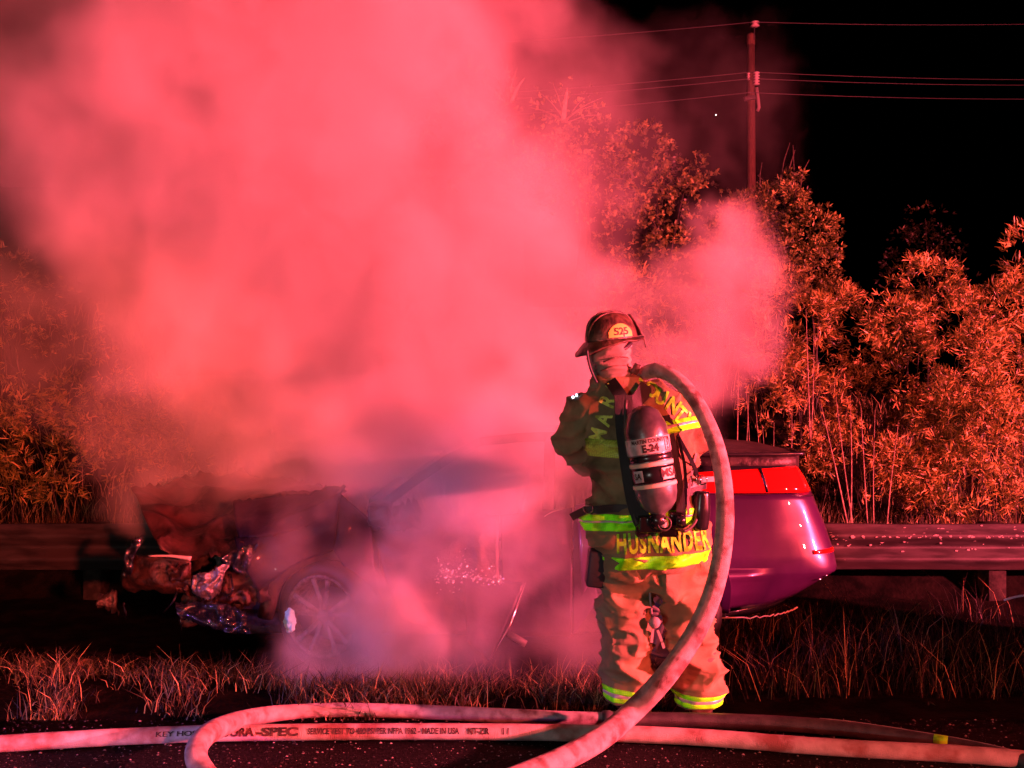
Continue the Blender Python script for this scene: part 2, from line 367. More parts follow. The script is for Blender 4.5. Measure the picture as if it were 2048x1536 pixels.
def leaf_arrays(c, d, L, Wd, curl):
    """c base, d unit direction, L length, Wd half width, 6 verts and 4 tris a leaf"""
    n = len(c); r = rng.normal(size=(n, 3)); s = np.cross(d, r); s /= np.linalg.norm(s, axis=1)[:, None]+1e-9
    nn = np.cross(s, d); L_ = L[:, None]; w = Wd[:, None]; cu = curl[:, None]
    a = c; m1 = c+d*L_*.35+nn*L_*cu*.10; m2 = c+d*L_*.72+nn*L_*cu*.02; tip = c+d*L_*.97-nn*L_*cu*.22
    V = np.stack([a, m1-s*w, m1+s*w, m2-s*w*.75, m2+s*w*.75, tip], 1).reshape(-1, 3)
    T = np.array([[0, 1, 2], [1, 3, 2], [2, 3, 4], [3, 5, 4]])[None]+(np.arange(n)*6)[:, None, None]
    return V, T.reshape(-1, 3)
def crown(blobs, tufts, per, L, Wd, spread=.8, shell=.55, up=.25, curl=1.5, dark=0):
    """blobs: (centre, radii, weight)"""
    w = np.array([b[2] for b in blobs], float); w /= w.sum(); idx = rng.choice(len(blobs), tufts, p=w)
    cen = np.array([b[0] for b in blobs])[idx]; rad = np.array([b[1] for b in blobs])[idx]
    u = rng.normal(size=(tufts, 3)); u /= np.linalg.norm(u, axis=1)[:, None]
    rr = shell+(1-shell)*rng.uniform(0, 1, tufts)**.7; rr *= 1+.20*np.sin(u[:, 0]*7+idx)*np.cos(u[:, 2]*6+2*idx)+rng.normal(0, .07, tufts)
    pos = cen+u*rad*rr[:, None]; d = u*spread+np.array([0, 0, up])+rng.normal(0, .35, (tufts, 3)); d /= np.linalg.norm(d, axis=1)[:, None]
    keep = np.array([noise.noise(Vector(q)*2.6)+.5*noise.noise(Vector(q)*6) > -.20 for q in pos]); pos, d, idx = pos[keep], d[keep], idx[keep]; tufts = len(pos)
    pos = np.repeat(pos, per, 0); d2 = np.repeat(d, per, 0)+rng.normal(0, .62, (tufts*per, 3)); d2 /= np.linalg.norm(d2, axis=1)[:, None]
    n = tufts*per; pos = pos+d2*rng.uniform(0, .02, n)[:, None]+rng.normal(0, L*.12, (n, 3))
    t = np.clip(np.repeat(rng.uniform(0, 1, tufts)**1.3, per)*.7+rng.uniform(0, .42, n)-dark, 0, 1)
    V, T = leaf_arrays(pos, d2, rng.uniform(.55, 1.15, n)*L, rng.uniform(.6, 1.1, n)*Wd, rng.uniform(-.3, curl, n))
    return V, T, np.repeat(t, 6)
def plant(name, label, cat, base, blobs, tufts, per, L, Wd, m, group, stems=5, srad=.008, stemmat=None, **k):
    t = thing(name, label, cat, base, group); base = Vector(base)
    V, T, q = crown(blobs, tufts, per, L, Wd, **k)
    link('foliage', trimesh('foliage', V, T, q), m, t)
    parts = []
    for i in range(stems):
        b = random.choice(blobs); tip = Vector(b[0])+Vector([random.uniform(-.7, .7)*r for r in b[1]])
        b0 = base+Vector((random.uniform(-.15, .15), random.uniform(-.1, .1), -.05))
        mid = (b0+tip)/2+Vector((random.uniform(-.1, .1), 0, random.uniform(-.05, .15)))
        path = catmull([b0, mid, tip], 5); rr = [srad*(1-.8*j/(len(path)-1)) for j in range(len(path))]
        v, f, _ = sweep(path, rr, 5); parts.append((v, f))
    for i, (v, f) in enumerate(parts): link('stem', pymesh('stem', v, f), stemmat or M['bark'], t)
    return t
def bush(label, spots, Y, wpx, dens, L, Wd, m, group, name='shrub', cat='shrub', depth=.5, **k):
    """spots: list of (px, py, rpx, rpy) lobes seen at distance Y"""
    bl = []; L *= random.choice((.75, .9, 1, 1.15, 1.3)); Wd *= random.choice((.85, 1, 1.2))
    for px, py, rx_, ry_ in spots:
        c = P(px, py, Y+random.uniform(-.15, .25)); s = Y/FPX; bl.append((tuple(c), (rx_*s, min(depth, rx_*s), ry_*s), rx_*ry_))
    cx = sum(b[0][0] for b in bl)/len(bl); base = (cx, Y, g(cx, Y))
    area = sum(b[1][0]*b[1][2] for b in bl)
    return plant(name, label, cat, base, bl, int(1.3*dens*area), k.pop('per', 9), L, Wd, m, group, **k)
GB = 'narrow leaved bushes growing behind the guardrail'
LW = dict(L=.095, Wd=.0068, m=M['willow'], group=GB)
bush('tallest orange-lit bush with a rounded head right of the dark gap', [(1850, 570, 75, 60), (1790, 640, 60, 70), (1900, 660, 90, 80), (1830, 760, 90, 90), (1850, 880, 80, 90)], 9.9, 0, 1700, stems=3, **LW)
bush('bush with leafy spray just right of the smoke puff', [(1560, 590, 60, 65), (1620, 640, 55, 55), (1550, 690, 60, 60), (1680, 600, 40, 30), (1590, 770, 60, 60)], 9.9, 0, 1700, stems=3, **LW)
bush('low bush in the dark hollow between two taller bushes', [(1720, 680, 60, 70), (1700, 780, 60, 70), (1740, 870, 60, 70)], 10.3, 0, 1000, stems=3, **LW)
bush('bush rising to the photo\'s right edge with a spiky top', [(2045, 520, 40, 70), (2000, 620, 55, 60), (2070, 680, 60, 80), (2010, 760, 70, 70)], 9.8, 0, 1300, stems=3, **LW)
bush('bush at the right edge nearest the guardrail, lower and bushy', [(1990, 880, 70, 80), (2070, 900, 50, 90), (1930, 960, 60, 50), (2010, 990, 60, 40)], 9.3, 0, 1100, stems=3, **LW)
bush('small sparse bush behind the pale stalks and the car tail', [(1640, 900, 60, 50), (1700, 960, 55, 45), (1560, 880, 45, 50), (1760, 1000, 50, 35)], 9.4, 0, 480, stems=3, **LW)
bush('small yellowish bush between the stalks and the big bush', [(1810, 960, 50, 55), (1860, 1000, 50, 35), (1760, 900, 40, 40)], 9.3, 0, 600, stems=3, **LW)
bush('broad mass of leaves between the tallest bush and the right edge', [(1930, 780, 70, 80), (1990, 830, 60, 60), (1900, 850, 70, 70), (1960, 700, 60, 50)], 9.5, 0, 1400, stems=3, **LW)
bush('low dense bush hugging the guardrail below the tallest bush', [(1850, 950, 60, 60), (1910, 920, 60, 60), (1790, 930, 45, 60), (1880, 1010, 70, 30)], 9.1, 0, 1500, stems=3, **LW)
bush('shadowy bush behind the long pale stalks', [(1650, 820, 70, 70), (1600, 920, 60, 60), (1690, 900, 60, 70), (1530, 800, 50, 60)], 9.9, 0, 1000, stems=3, **LW)
bush('left bush of bright narrow leaves beside the smoke', [(60, 830, 60, 60), (130, 800, 60, 55), (200, 840, 60, 70), (150, 920, 70, 60)], 9.4, 0, 1300, stems=3, **LW)
bush('left bush with a tall tuft at the smoke\'s edge', [(215, 730, 45, 50), (240, 800, 50, 60), (290, 860, 50, 60), (230, 940, 50, 50)], 9.6, 0, 1200, stems=3, **LW)
bush('low bush at the left edge above the guardrail', [(-10, 880, 50, 80), (30, 950, 60, 50), (110, 980, 50, 30)], 9.2, 0, 700, stems=3, **LW)
bush('pale bush half lost in the smoke behind the car hood', [(330, 820, 60, 70), (420, 860, 70, 60), (370, 930, 80, 50), (520, 900, 70, 60)], 9.7, 0, 500, stems=3, **LW)
bush('faint bush inside the smoke behind the firefighter', [(1180, 700, 90, 90), (1260, 620, 80, 90), (1330, 700, 70, 90), (1220, 860, 90, 80)], 10.6, 0, 500, stems=3, **LW)
bush('bush hidden deep in the left smoke, dark top', [(80, 600, 90, 70), (0, 560, 80, 80), (160, 680, 60, 50), (30, 720, 80, 80)], 12.5, 0, 260, stems=3, **LW)
GT = 'round leaved trees stepping down the bank'
LT = dict(L=.075, Wd=.015, m=M['broad'], group=GT, name='bank_tree', cat='tree', depth=1.1, per=8, spread=.9, stems=3, srad=.018)
bush('tree whose ochre ridge slopes down toward the utility pole', [(1290, 300, 70, 55), (1360, 340, 60, 55), (1400, 400, 55, 50), (1300, 390, 80, 60)], 14.0, 0, 560, **LT)
bush('tree on the bank top where the smoke thins', [(1120, 240, 90, 80), (1190, 290, 90, 70), (1100, 350, 110, 80), (1220, 390, 90, 70)], 14.5, 0, 420, **LT)
bush('tree standing directly below the utility pole', [(1500, 430, 70, 50), (1560, 410, 50, 50), (1590, 380, 30, 40), (1470, 480, 70, 60)], 14.0, 0, 1500, **LT)
bush('dark rounded tree left of the black sky gap', [(1620, 470, 60, 60), (1640, 540, 50, 60), (1560, 530, 60, 60), (1660, 600, 35, 40)], 13.4, 0, 1500, **LT)
bush('tree behind the smoke puff and the helmet', [(1270, 480, 90, 80), (1340, 520, 90, 90), (1250, 570, 90, 80), (1390, 620, 80, 80)], 13.0, 0, 480, **LT)
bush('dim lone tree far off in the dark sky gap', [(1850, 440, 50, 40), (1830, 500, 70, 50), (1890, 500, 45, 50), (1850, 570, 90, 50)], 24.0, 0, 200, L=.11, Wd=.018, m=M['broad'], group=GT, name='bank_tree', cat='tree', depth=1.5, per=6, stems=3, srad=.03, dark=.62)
bush('tree on the bank lost in the upper smoke', [(960, 200, 80, 80), (900, 300, 120, 100), (1000, 330, 90, 80)], 14.8, 0, 200, **LT)
# bare twigs above the bank beside the pole
tw = thing('bare_twigs', 'leafless twigs poking up beside the utility pole', 'twigs', P(1580, 380, 14))
for a, b, c in [((1570, 420), (1565, 340), (1580, 285)), ((1572, 360), (1582, 325), (1590, 300)), ((1590, 400), (1588, 340), (1586, 290)), ((1600, 380), (1606, 345), (1618, 320)), ((1530, 400), (1520, 360), (1524, 325)), ((1550, 400), (1535, 370), (1515, 350))]:
    tube('twig', catmull([P(*a, 14), P(*b, 14), P(*c, 14)], 4), [.012, .011, .010, .010, .009, .008, .007, .006, .005], M['bark'], tw, 5)
# spiky blades in the haze on top of the bank
def spray(name, label, cat, cx, cy, Y, dirs, L, w, m, group=None):
    t = thing(name, label, cat, P(cx, cy, Y), group)
    for dx, dy, l in dirs:
        a = P(cx+random.uniform(-8, 8), cy, Y); b = P(cx+dx, cy+dy, Y+random.uniform(-.2, .2)); mdd = (a+b)/2+Vector((0, 0, .04))
        p = catmull([a, mdd, b], 3); v, f, _ = sweep(p, [w, w*1.1, w, w*.9, w*.7, w*.45, w*.15], 4, flat=[(1, .25)]*7); link('blade', pymesh('blade', v, f, False), m, t)
    return t
spray('yucca', 'spiky long-bladed plant fading into smoke on the bank top', 'plant', 1130, 245, 13.6, [(60, -35, 0), (80, -15, 0), (40, -50, 0), (-50, -60, 0), (-25, -80, 0), (5, -70, 0), (-70, -30, 0), (75, -50, 0)], 1, .03, M['stalk'])
spray('yucca', 'upright spiky plant highest in the thin smoke', 'plant', 1015, 205, 14.2, [(-12, -90, 0), (-30, -60, 0), (20, -70, 0), (35, -50, 0), (0, -80, 0), (-50, -40, 0)], 1, .03, M['stalk'])
# pale reed stalks behind the car tail
RS = 'pale dry stalks standing behind the car tail'
def stalks(label, lst, Y):
    t = thing('reed_stalks', label, 'stalks', P(lst[0][0][0], 1030, Y), RS)
    for a, b, w in lst:
        p0, p1 = P(*a, Y), P(*b, Y); p0.z = min(p0.z, g(p0.x, Y)-.02) if a[1] > 1000 else p0.z
        md = (p0+p1)/2+Vector((random.uniform(-.015, .015), 0, 0)); p = catmull([p0, md, p1], 4)
        tube('stalk', p, [w*(1-.75*i/(len(p)-1)) for i in range(len(p))], M['stalk'], t, 6)
stalks('two tall pale stalks nearest the smoke puff', [((1467, 1030), (1477, 722), .010), ((1482, 1030), (1498, 790), .007), ((1512, 1030), (1492, 768), .007)], 9.0)
stalks('short cluster of leaning stalks above the tail light', [((1532, 1030), (1512, 820), .007), ((1552, 1030), (1548, 845), .006), ((1560, 1030), (1590, 840), .006), ((1545, 1030), (1525, 850), .006), ((1581, 1030), (1584, 820), .006)], 9.0)
stalks('long pale stalks leaning over the big bush foot', [((1705, 1030), (1640, 800), .011), ((1712, 1030), (1672, 795), .010), ((1700, 1030), (1701, 808), .009), ((1738, 1030), (1722, 815), .008), ((1748, 1030), (1750, 820), .007), ((1770, 1030), (1797, 845), .008), ((1620, 880), (1612, 620), .008), ((1622, 880), (1628, 650), .006)], 9.1)

# fallen dead leaves on the verge
for k, (a, b, c_, d, lab) in enumerate([((1848, 1408), (1872, 1402), (1868, 1446), (1880, 1440), 'curled dead leaf standing on the verge above the lime banded hose'),
                                 ((60, 1318), (100, 1322), (66, 1334), (104, 1336), 'reddish dead leaf on the verge at the far left'), ((150, 1322), (188, 1316), (156, 1332), (192, 1326), 'small dead leaf right of the larger one at the far left')]):
    Y0 = 4.78 if k == 0 else 5.35; v = []; f = []
    for j in range(9):
        for i in range(5):
            u, w = i/4-.5, j/8; wd = math.sin(PI*min(max(w, .04), .97))**.6
            p0 = P(*a, Y0).lerp(P(*c_, Y0), w); p1 = P(*b, Y0).lerp(P(*d, Y0), w); p = (p0+p1)/2+(p1-p0)*u*wd; p.y += .022*math.cos(u*5)+.012*math.sin(w*7); v.append(p)
    for j in range(8):
        for i in range(4): q = j*5+i; f.append((q, q+1, q+6, q+5))
    tag(link('dead_leaf', pymesh('dead_leaf', v, f), mat('dead_leaf', (.22, .12, .07), .6, col2=(.10, .05, .03), scale=60)), lab, 'leaf', 'dead leaves on the verge')

# ------------------------------------------------------------------ guardrail
GY = 8.3
gr = thing('guardrail', 'long W-beam steel guardrail running behind the wrecked car', 'guardrail', (0, GY, g(0, GY)))
prof = [(0.0, .360), (-.012, .352), (-.012, .335), (-.075, .285), (-.085, .262), (-.075, .238), (-.004, .185), (.004, .165), (-.004, .145), (-.075, .092), (-.085, .068), (-.075, .045), (-.012, -.005), (-.012, -.022), (0, -.03)]
for i, x0 in enumerate([-10.2, -6.4, -2.6, 1.2, 5.0, 8.8]):
    x1 = x0+3.85; v = []; f = []; ns = 24; npf = len(prof)
    for j in range(ns+1):
        x = x0+(x1-x0)*j/ns
        for (y, z) in prof:
            d = .006*fbm((x, y*3, z*5), 1.2); v.append((x, GY+y-(.006 if i % 2 else 0)+d, z+d))
    for j in range(ns):
        for k in range(npf-1): a = j*npf+k; f.append((a, a+1, a+1+npf, a+npf))
    o = link('rail_beam', pymesh('rail_beam', v, f), M['steel'], gr); s = o.modifiers.new('s', 'SOLIDIFY'); s.thickness = .004
    for zz in (.215, .115):
        for xx in (x0+.08, x0+.2): rev('bolt', [(0, .0), (.014, 0), (.012, .008), (0, .012)], M['iron'], gr, frame_to((0, -1, 0), loc=Vector((xx, GY-.05, zz))), 10)
for x in np.arange(-9.25, 10, 1.905): box('guardrail_post', (x, GY+.12, -.08), (.15, .2, .86), M['post'], gr, bevel=.006)
# wet debris stuck to the rail
V = []; T = []
for i in range(170):
    x = random.uniform(2.6, 4.6); z = random.gauss(.24, .07) if random.random() < .4 else random.gauss(.265, .014); z = min(max(z, .0), .345)
    if z > .2: y = -.085+abs(z-.262)*1.05
    else: y = -.085+abs(z-.068)*1.0
    y = min(y, -.01); s = random.uniform(.003, .021)*random.random()**.7+.002; b = len(V)
    for k in range(6): a = 2*PI*k/6; V.append((x+s*math.cos(a)*random.uniform(.6, 1.3), GY+y-.012, z+s*math.sin(a)*random.uniform(.4, .8)))
    for k in range(1, 5): T.append((b, b+k+1, b+k))
o = link('splatter', trimesh('splatter', V, T), M['leaflitter'], gr); kind(o, 'stuff')
# curled metal trim poking in at the right edge, below the rail
o = tag(tube('bent_trim', catmull([P(2008, 1200, 7), P(2035, 1193, 7), P(2075, 1189, 7), P(2110, 1192, 7)], 4), .008, M['cream'], None, 8), 'thin curved pale trim strip at the right edge under the guardrail', 'trim')

# unseen concrete blocks added on the right to shade the lower-right verge
for k, (yc, lab) in enumerate(((-1.11, 'added unseen shade blocker farthest from the verge, first of four'), (.92, 'added unseen shade blocker second from the road centre'), (2.95, 'added unseen shade blocker second from the verge'), (4.98, 'added unseen shade blocker right beside the verge'))):
    pr = [(-.30, 0), (-.30, .08), (-.17, .33), (-.09, 1.12), (-.06, 1.15), (.06, 1.15), (.09, 1.12), (.17, .33), (.30, .08), (.30, 0)]; v = []; f = []; m_ = len(pr)
    for yy in (yc-1.0, yc+1.0): v += [(5.5+a, yy, b) for a, b in pr]
    f = [(i, (i+1) % m_, (i+1) % m_+m_, i+m_) for i in range(m_)]+[tuple(range(m_))[::-1], tuple(range(m_, 2*m_))]
    tag(link('shade_barrier', pymesh('shade_barrier', v, f, False), mat('concrete', (.3, .29, .27), .9, bump=.4)), lab, 'barrier', 'added shade blockers out of view')

# ------------------------------------------------------------------ utility pole and wires
PY = 30.0
up = thing('utility_pole', 'tall wooden utility pole with insulators against the black sky', 'utility pole', (P(1502, 768, PY).x, PY, g(7.2, PY)))
px0 = P(1502, 768, PY).x
tube('pole', [(px0+.05, PY, g(7.2, PY)-.3), (px0+.02, PY, 7), (px0, PY, P(0, 68, PY).z)], [.15, .125, .105], M['pole'], up, 14)
rev('pole_cap', [(0, .03), (.10, .02), (.125, -.02), (.125, -.28), (.11, -.3)], M['pole'], up, Matrix.Translation(P(1502, 70, PY)), 12)
tube('pin', [P(1508, 80, PY-.1), P(1509, 52, PY-.1)], .02, M['iron'], up, 8)
def insul(name, loc, h, r, n=3):
    pr = [(0, 0)]
    for i in range(n): z = h*i/n; pr += [(r*.5, z), (r, z+h*.25/n), (r*.9, z+h*.5/n), (r*.45, z+h*.75/n)]
    rev(name, pr+[(0, h)], M['porcelain'], up, Matrix.Translation(loc), 14)
insul('insulator', P(1510, 54, PY-.1), .2, .14, 2)
insul('insulator', P(1513, 170, PY-.18), .42, .10, 5)
insul('insulator', P(1497, 160, PY-.12), .25, .05, 3)
box('bracket', P(1500, 196, PY-.15), (.34, .12, .12), M['iron'], up, Matrix.Rotation(R(-8), 3, 'Y'))
tube('conduit', [P(1513, 175, PY-.16), P(1516, 195, PY-.16), P(1518, 215, PY-.16), P(1515, 222, PY-.1)], .05, M['greystrap'], up, 8)
for lab, pl, pm, pr in [('highest power line, meeting the pole top insulator', (300, 108), (1509, 44), (2300, 42)), ('second power line, the upper of the close pair at mid pole', (300, 212), (1505, 144), (2300, 158)),
                        ('third power line, the lower of the close pair at mid pole', (300, 226), (1505, 157), (2300, 168)), ('lowest power line, passing the dark bracket', (300, 262), (1500, 185), (2300, 196))]:
    a, b, c = P(*pl, 31), P(*pm, PY-.2), P(*pr, 29); path = []
    for i in range(13): t = i/12; p = a.lerp(b, t); p.z -= .22*4*t*(1-t); path.append(p)
    for i in range(1, 13): t = i/12; p = b.lerp(c, t); p.z -= .10*4*t*(1-t); path.append(p)
    tag(tube('power_line', path, .011, M['wire'], None, 6), lab, 'power line', 'power lines carried by the utility pole')
sv, sf = revolve([(0, -1), (.7, -.7), (1, 0), (.7, .7), (0, 1)], 8, Matrix.Translation(P(1432, 230, 900)) @ Matrix.Scale(.62, 4))
tag(link('star', pymesh('star', sv, sf), mat('starlight', (1, 1, 1), emit=((1, .98, .95), 4))), 'single tiny bright star in the black sky left of the pole', 'star')

# ------------------------------------------------------------------ the wrecked car
NY, CYY, HW = 5.95, 6.80, .85                        # near flank, centre line, half width
car = thing('wrecked_car', 'burnt purple sedan, crushed nose to the left, wreathed in smoke beside the guardrail', 'car', (-.2, CYY, -.2))
RZ = [(.14, 1605, -.05), (.20, 1622, -.02), (.31, 1650, .01), (.385, 1670, .028), (.40, 1672, .03), (.47, 1668, .030), (.53, 1664, .02), (.60, 1656, .012), (.66, 1650, .0), (.77, 1636, -.012), (.87, 1622, -.03), (.95, 1610, -.045), (1.03, 1594, -.07), (1.06, 1600, -.09), (1.12, 1604, -.10)]
def rz(z):
    for (a, x1, b1), (c, x2, b2) in zip(RZ, RZ[1:]):
        if z <= c: t = (z-a)/(c-a); return ((x1+(x2-x1)*t)-1024)*6.25/FPX, b1+(b2-b1)*t
    return (RZ[-1][1]-1024)*6.25/FPX, RZ[-1][2]
def surf(a, z, off=0):
    """a: 0..90 near corner, 90..180 far corner, negative = straight flank, metres before the corner"""
    xe, b = rz(z)
    if a < 0: return Vector((1.25+a, CYY-HW-b-off, z))
    s, c = math.sin(R(a)), math.cos(R(a)); e = 2/5.6
    return Vector((1.25+(xe+off-1.25)*abs(s)**e, CYY-(HW+b+off)*math.copysign(abs(c)**e, c), z))
def solid(o, t, off=-1):
    s = o.modifiers.new('s', 'SOLIDIFY'); s.thickness = t; s.offset = off; return o
def rear_patch(name, zs, a_list, m, off=0, thick=.004, start=None, parent=car, dent=0, lift=0):
    v = []; f = []; n = len(a_list)
    for z in zs:
        st = start(z) if start else None
        for i, a in enumerate(a_list):
            if st is not None and a < 0: a = a*(1.25-st)/(-a_list[0])
            p = surf(a, z, off)
            if name == 'tail_light': p.z = .872+(p.z-.872)*(.78+.22*min(1, max(0, (p.x-1.1)/.6)))
            if lift and z < .385: p.z += lift*(.385-z)/.245*min(1, max(0, (p.x-1.35)/.45))
            if dent: d = dent*fbm(p, 3.2); p += Vector((d*.4, -d, 0))
            v.append(p)
    for j in range(len(zs)-1):
        for i in range(n-1): k = j*n+i; f.append((k, k+1, k+1+n, k+n))
    return solid(link(name, pymesh(name, v, f), m, parent), thick)
def arch(z):
    d = .42**2-(z-.135)**2
    return .936+math.sqrt(max(d, 0)) if z < .52 and d > 0 else 1.02
AL = [-.3, -.24, -.18, -.12, -.06, -.01]+list(range(0, 181, 5))
def zr(a, b, n): return [a+(b-a)*i/n for i in range(n+1)]
rear_patch('rear_bumper', zr(.14, .385, 6)+[.40, .43, .47]+zr(.50, .865, 9), AL, M['paint'], start=arch, dent=.012, lift=.11)
rear_patch('bumper_valance', zr(.08, .135, 2), AL[2:], M['plastic'], off=-.04, start=lambda z: arch(.135), lift=.10)
rear_patch('lens_divider', zr(.875, 1.02, 3), [44, 45.5], M['plastic'], off=.007, thick=.01)
rear_patch('lens_divider', zr(.875, 1.02, 3), [6, 7], M['plastic'], off=.007, thick=.01)
rear_patch('tail_light', zr(.872, 1.025, 6), [-.14, -.1, -.05]+list(range(0, 66, 3)), M['tail'], off=.004, thick=.03)
rear_patch('tail_light', zr(.872, 1.02, 4), list(range(120, 181, 6)), M['tail'], off=.004, thick=.03)
rear_patch('lens_bezel', zr(.866, 1.03, 2), AL[3:], M['plastic'], off=-.012)
rear_patch('bumper_reflector', zr(.505, .53, 2), list(range(24, 58, 3)), M['tail'], off=.006, thick=.012)
for k in range(4):
    a = [30+k*7, 33+k*7]; rear_patch('scuff', zr(.345+k*.018, .352+k*.018, 1), [a[0], a[1], a[1]+2], M['chrome'], off=.003, thick=.001)
tube('torn_lower_edge', [surf(a, .10+.0011*max(0, a)+.008*math.sin(a*1.3), -.02) for a in range(0, 50, 2)], .0045, M['cream'], car, 5)
tube('bumper_seam', [surf(-.21, z, .002) for z in zr(.54, .86, 10)], .0022, M['plastic'], car, 5)
tube('bumper_seam', [surf(a, .862-.0004*max(a, 0), .002) for a in [-.2, -.1]+list(range(0, 90, 6))], .0028, M['plastic'], car, 5)
# trunk lid with the sagging black edge
v = []; f = []; n = 25
for j, (t, dz) in enumerate([(1, -.085), (1, -.01), (.96, .012), (.8, .03), (.5, .05), (0, .06)]):
    for i in range(n):
        a = -.30 if i == 0 else 180*(i-1)/(n-2); p = surf(a, 1.12)
        p.y = CYY+(p.y-CYY)*(t if i else t); p.x = 1.0+(p.x-1.0)*(.35+.65*t); p.z = 1.085+dz+.008*fbm(p, 6); v.append(p)
for j in range(5):
    for i in range(n-1): k = j*n+i; f.append((k, k+1, k+1+n, k+n))
solid(link('trunk_lid', pymesh('trunk_lid', v, f), M['burnt'], car), .006)
tube('trunk_lip', catmull([surf(-.2, 1.10, .01), surf(0, 1.10, .01), surf(35, 1.10, .012), surf(60, 1.10, .01), surf(90, 1.10, .01)], 5), .012, M['plastic'], car, 8)
def curvepts(pl, n):
    p = catmull(pl, 12) if len(pl) > 2 else [Vector(pl[0]).lerp(Vector(pl[1]), i/12) for i in range(13)]
    L = [0]
    for a, b in zip(p, p[1:]): L.append(L[-1]+(b-a).length)
    out = []; j = 0
    for i in range(n+1):
        s = L[-1]*i/n
        while j < len(L)-2 and L[j+1] < s: j += 1
        out.append(p[j].lerp(p[j+1], (s-L[j])/max(L[j+1]-L[j], 1e-9)))
    return out
def sheet(name, top, bot, m, nu=30, nv=16, bulge=.03, amp=.0, sc=4, jag=0, thick=.004, parent=car, dirv=(0, -1, 0), seed=0, ridge=True):
    T = curvepts(top, nu); B = curvepts(bot, nu); v = []; f = []; dv = Vector(dirv)
    for j in range(nv+1):
        t = j/nv
        for i in range(nu+1):
            p = T[i].lerp(B[i], t); p = p+dv*bulge*math.sin(PI*t)
            q = p*sc+Vector((seed*7.1, 0, seed*3.3))
            if amp:
                if ridge: d = (1-abs(noise.noise(q)))**2*amp*1.6-amp+amp*.5*noise.noise(q*2.7)
                else: d = amp*fbm(q)
                p = p+dv*d+Vector((noise.noise(q+Vector((9, 0, 0))), 0, noise.noise(q+Vector((0, 9, 0)))))*amp*.5
            if jag and (j in (0, nv)): p = p+Vector((0, 0, jag*noise.noise(Vector((i*.9, seed, j)))))
            v.append(p)
    n = nu+1
    for j in range(nv):
        for i in range(nu): k = j*n+i; f.append((k, k+1, k+1+n, k+n))
    return solid(link(name, pymesh(name, v, f), m, parent), thick)
Pn = lambda x, y, Y=NY: P(x, y, Y)
sheet('quarter_panel', [Pn(1150, 1010, 6.0), Pn(1300, 985, 6.0), Pn(1462, 978, 5.99)], [Pn(1165, 1190), Pn(1210, 1130), Pn(1335, 1100), Pn(1425, 1120), Pn(1452, 1150)], M['paint'], bulge=.04, amp=.006)
sheet('rear_door', [Pn(1000, 1030, 6.02), Pn(1145, 1015, 6.02)], [Pn(1010, 1272, 6.0), Pn(1142, 1275, 5.97)], M['sooty'], bulge=.05, amp=.012)
sheet('rear_door_trailing_edge', [Pn(1147, 1015, 6.0), Pn(1158, 1020, 6.0)], [Pn(1144, 1274, 5.97), Pn(1185, 1215, 5.97), Pn(1195, 1190, 5.97)], M['sooty'], bulge=.03, nu=10)
sheet('front_door', [Pn(742, 1052, 6.0), Pn(860, 1035, 6.0), Pn(996, 1030, 6.0)], [Pn(800, 1240, 5.9), Pn(900, 1262, 5.86), Pn(1006, 1270, 5.88)], M['burnt'], bulge=.05, amp=.03, jag=.03)
sheet('hanging_door_skin', [Pn(925, 1150, 5.86), Pn(1050, 1165, 5.84)], [Pn(935, 1285, 5.72), Pn(978, 1322, 5.68)], M['sooty'], bulge=.02, amp=.012, nu=16)
tube('door_edge_strip', [Pn(1052, 1165, 5.82), Pn(1020, 1250, 5.74), Pn(982, 1320, 5.66)], .006, M['chrome'], car, 6)
tube('sill_bracket', [Pn(1018, 1268, 5.8), Pn(1052, 1288, 5.78)], .022, M['iron'], car, 8)
sheet('front_fender', [Pn(470, 1075, 5.9), Pn(600, 1020, 5.92), Pn(680, 985, 5.94)], [Pn(520, 1180, 5.86), Pn(590, 1130, 5.86), Pn(668, 1100, 5.9)], M['sooty'], bulge=.06, amp=.03, sc=3)
sheet('fender_rear_section', [Pn(680, 985, 5.94), Pn(742, 1040, 5.96)], [Pn(668, 1100, 5.92), Pn(760, 1240, 5.92)], M['sooty'], bulge=.03, amp=.02, nu=12)
tube('wheel_arch_liner', catmull([Pn(530, 1235, 6.0), Pn(560, 1150, 6.0), Pn(657, 1105, 6.0), Pn(745, 1150, 6.0), Pn(770, 1230, 6.0)], 5), .05, M['burnt'], car, 8)
# crumpled hood, kicked up at both corners
def q3(x, y, Y): return P(x, y, Y)
sheet('hood', [q3(262, 978, 6.7), q3(360, 955, 7.1), q3(470, 948, 7.3), q3(590, 962, 7.1), q3(694, 992, 6.6)], [q3(320, 1100, 5.98), q3(420, 1120, 5.9), q3(500, 1085, 5.88), q3(590, 1055, 5.9), q3(672, 1010, 5.95)], M['hood_metal'], nu=54, nv=30, bulge=.05, amp=.065, sc=3.2, dirv=(0, -.6, .8), jag=.05)
sheet('hood_skin_flap', [q3(470, 1000, 6.1), q3(590, 990, 6.1), q3(688, 972, 6.2)], [q3(475, 1080, 5.85), q3(560, 1068, 5.83), q3(660, 1040, 5.88)], M['sooty'], nu=34, nv=14, bulge=.03, amp=.03, sc=5, jag=.02, seed=2)
tube('hood_hinge', catmull([Pn(688, 972, 6.1), Pn(672, 1000, 6.0), Pn(668, 1040, 5.95), Pn(655, 1068, 5.9)], 4), .012, M['alu'], car, 8)
sheet('front_bumper', [q3(262, 1120, 6.5), q3(270, 1110, 5.95), q3(380, 1118, 5.84)], [q3(250, 1170, 6.5), q3(258, 1180, 5.95), q3(395, 1190, 5.84)], M['rust'], nu=24, nv=12, bulge=.05, amp=.035, sc=6, jag=.03, seed=3)
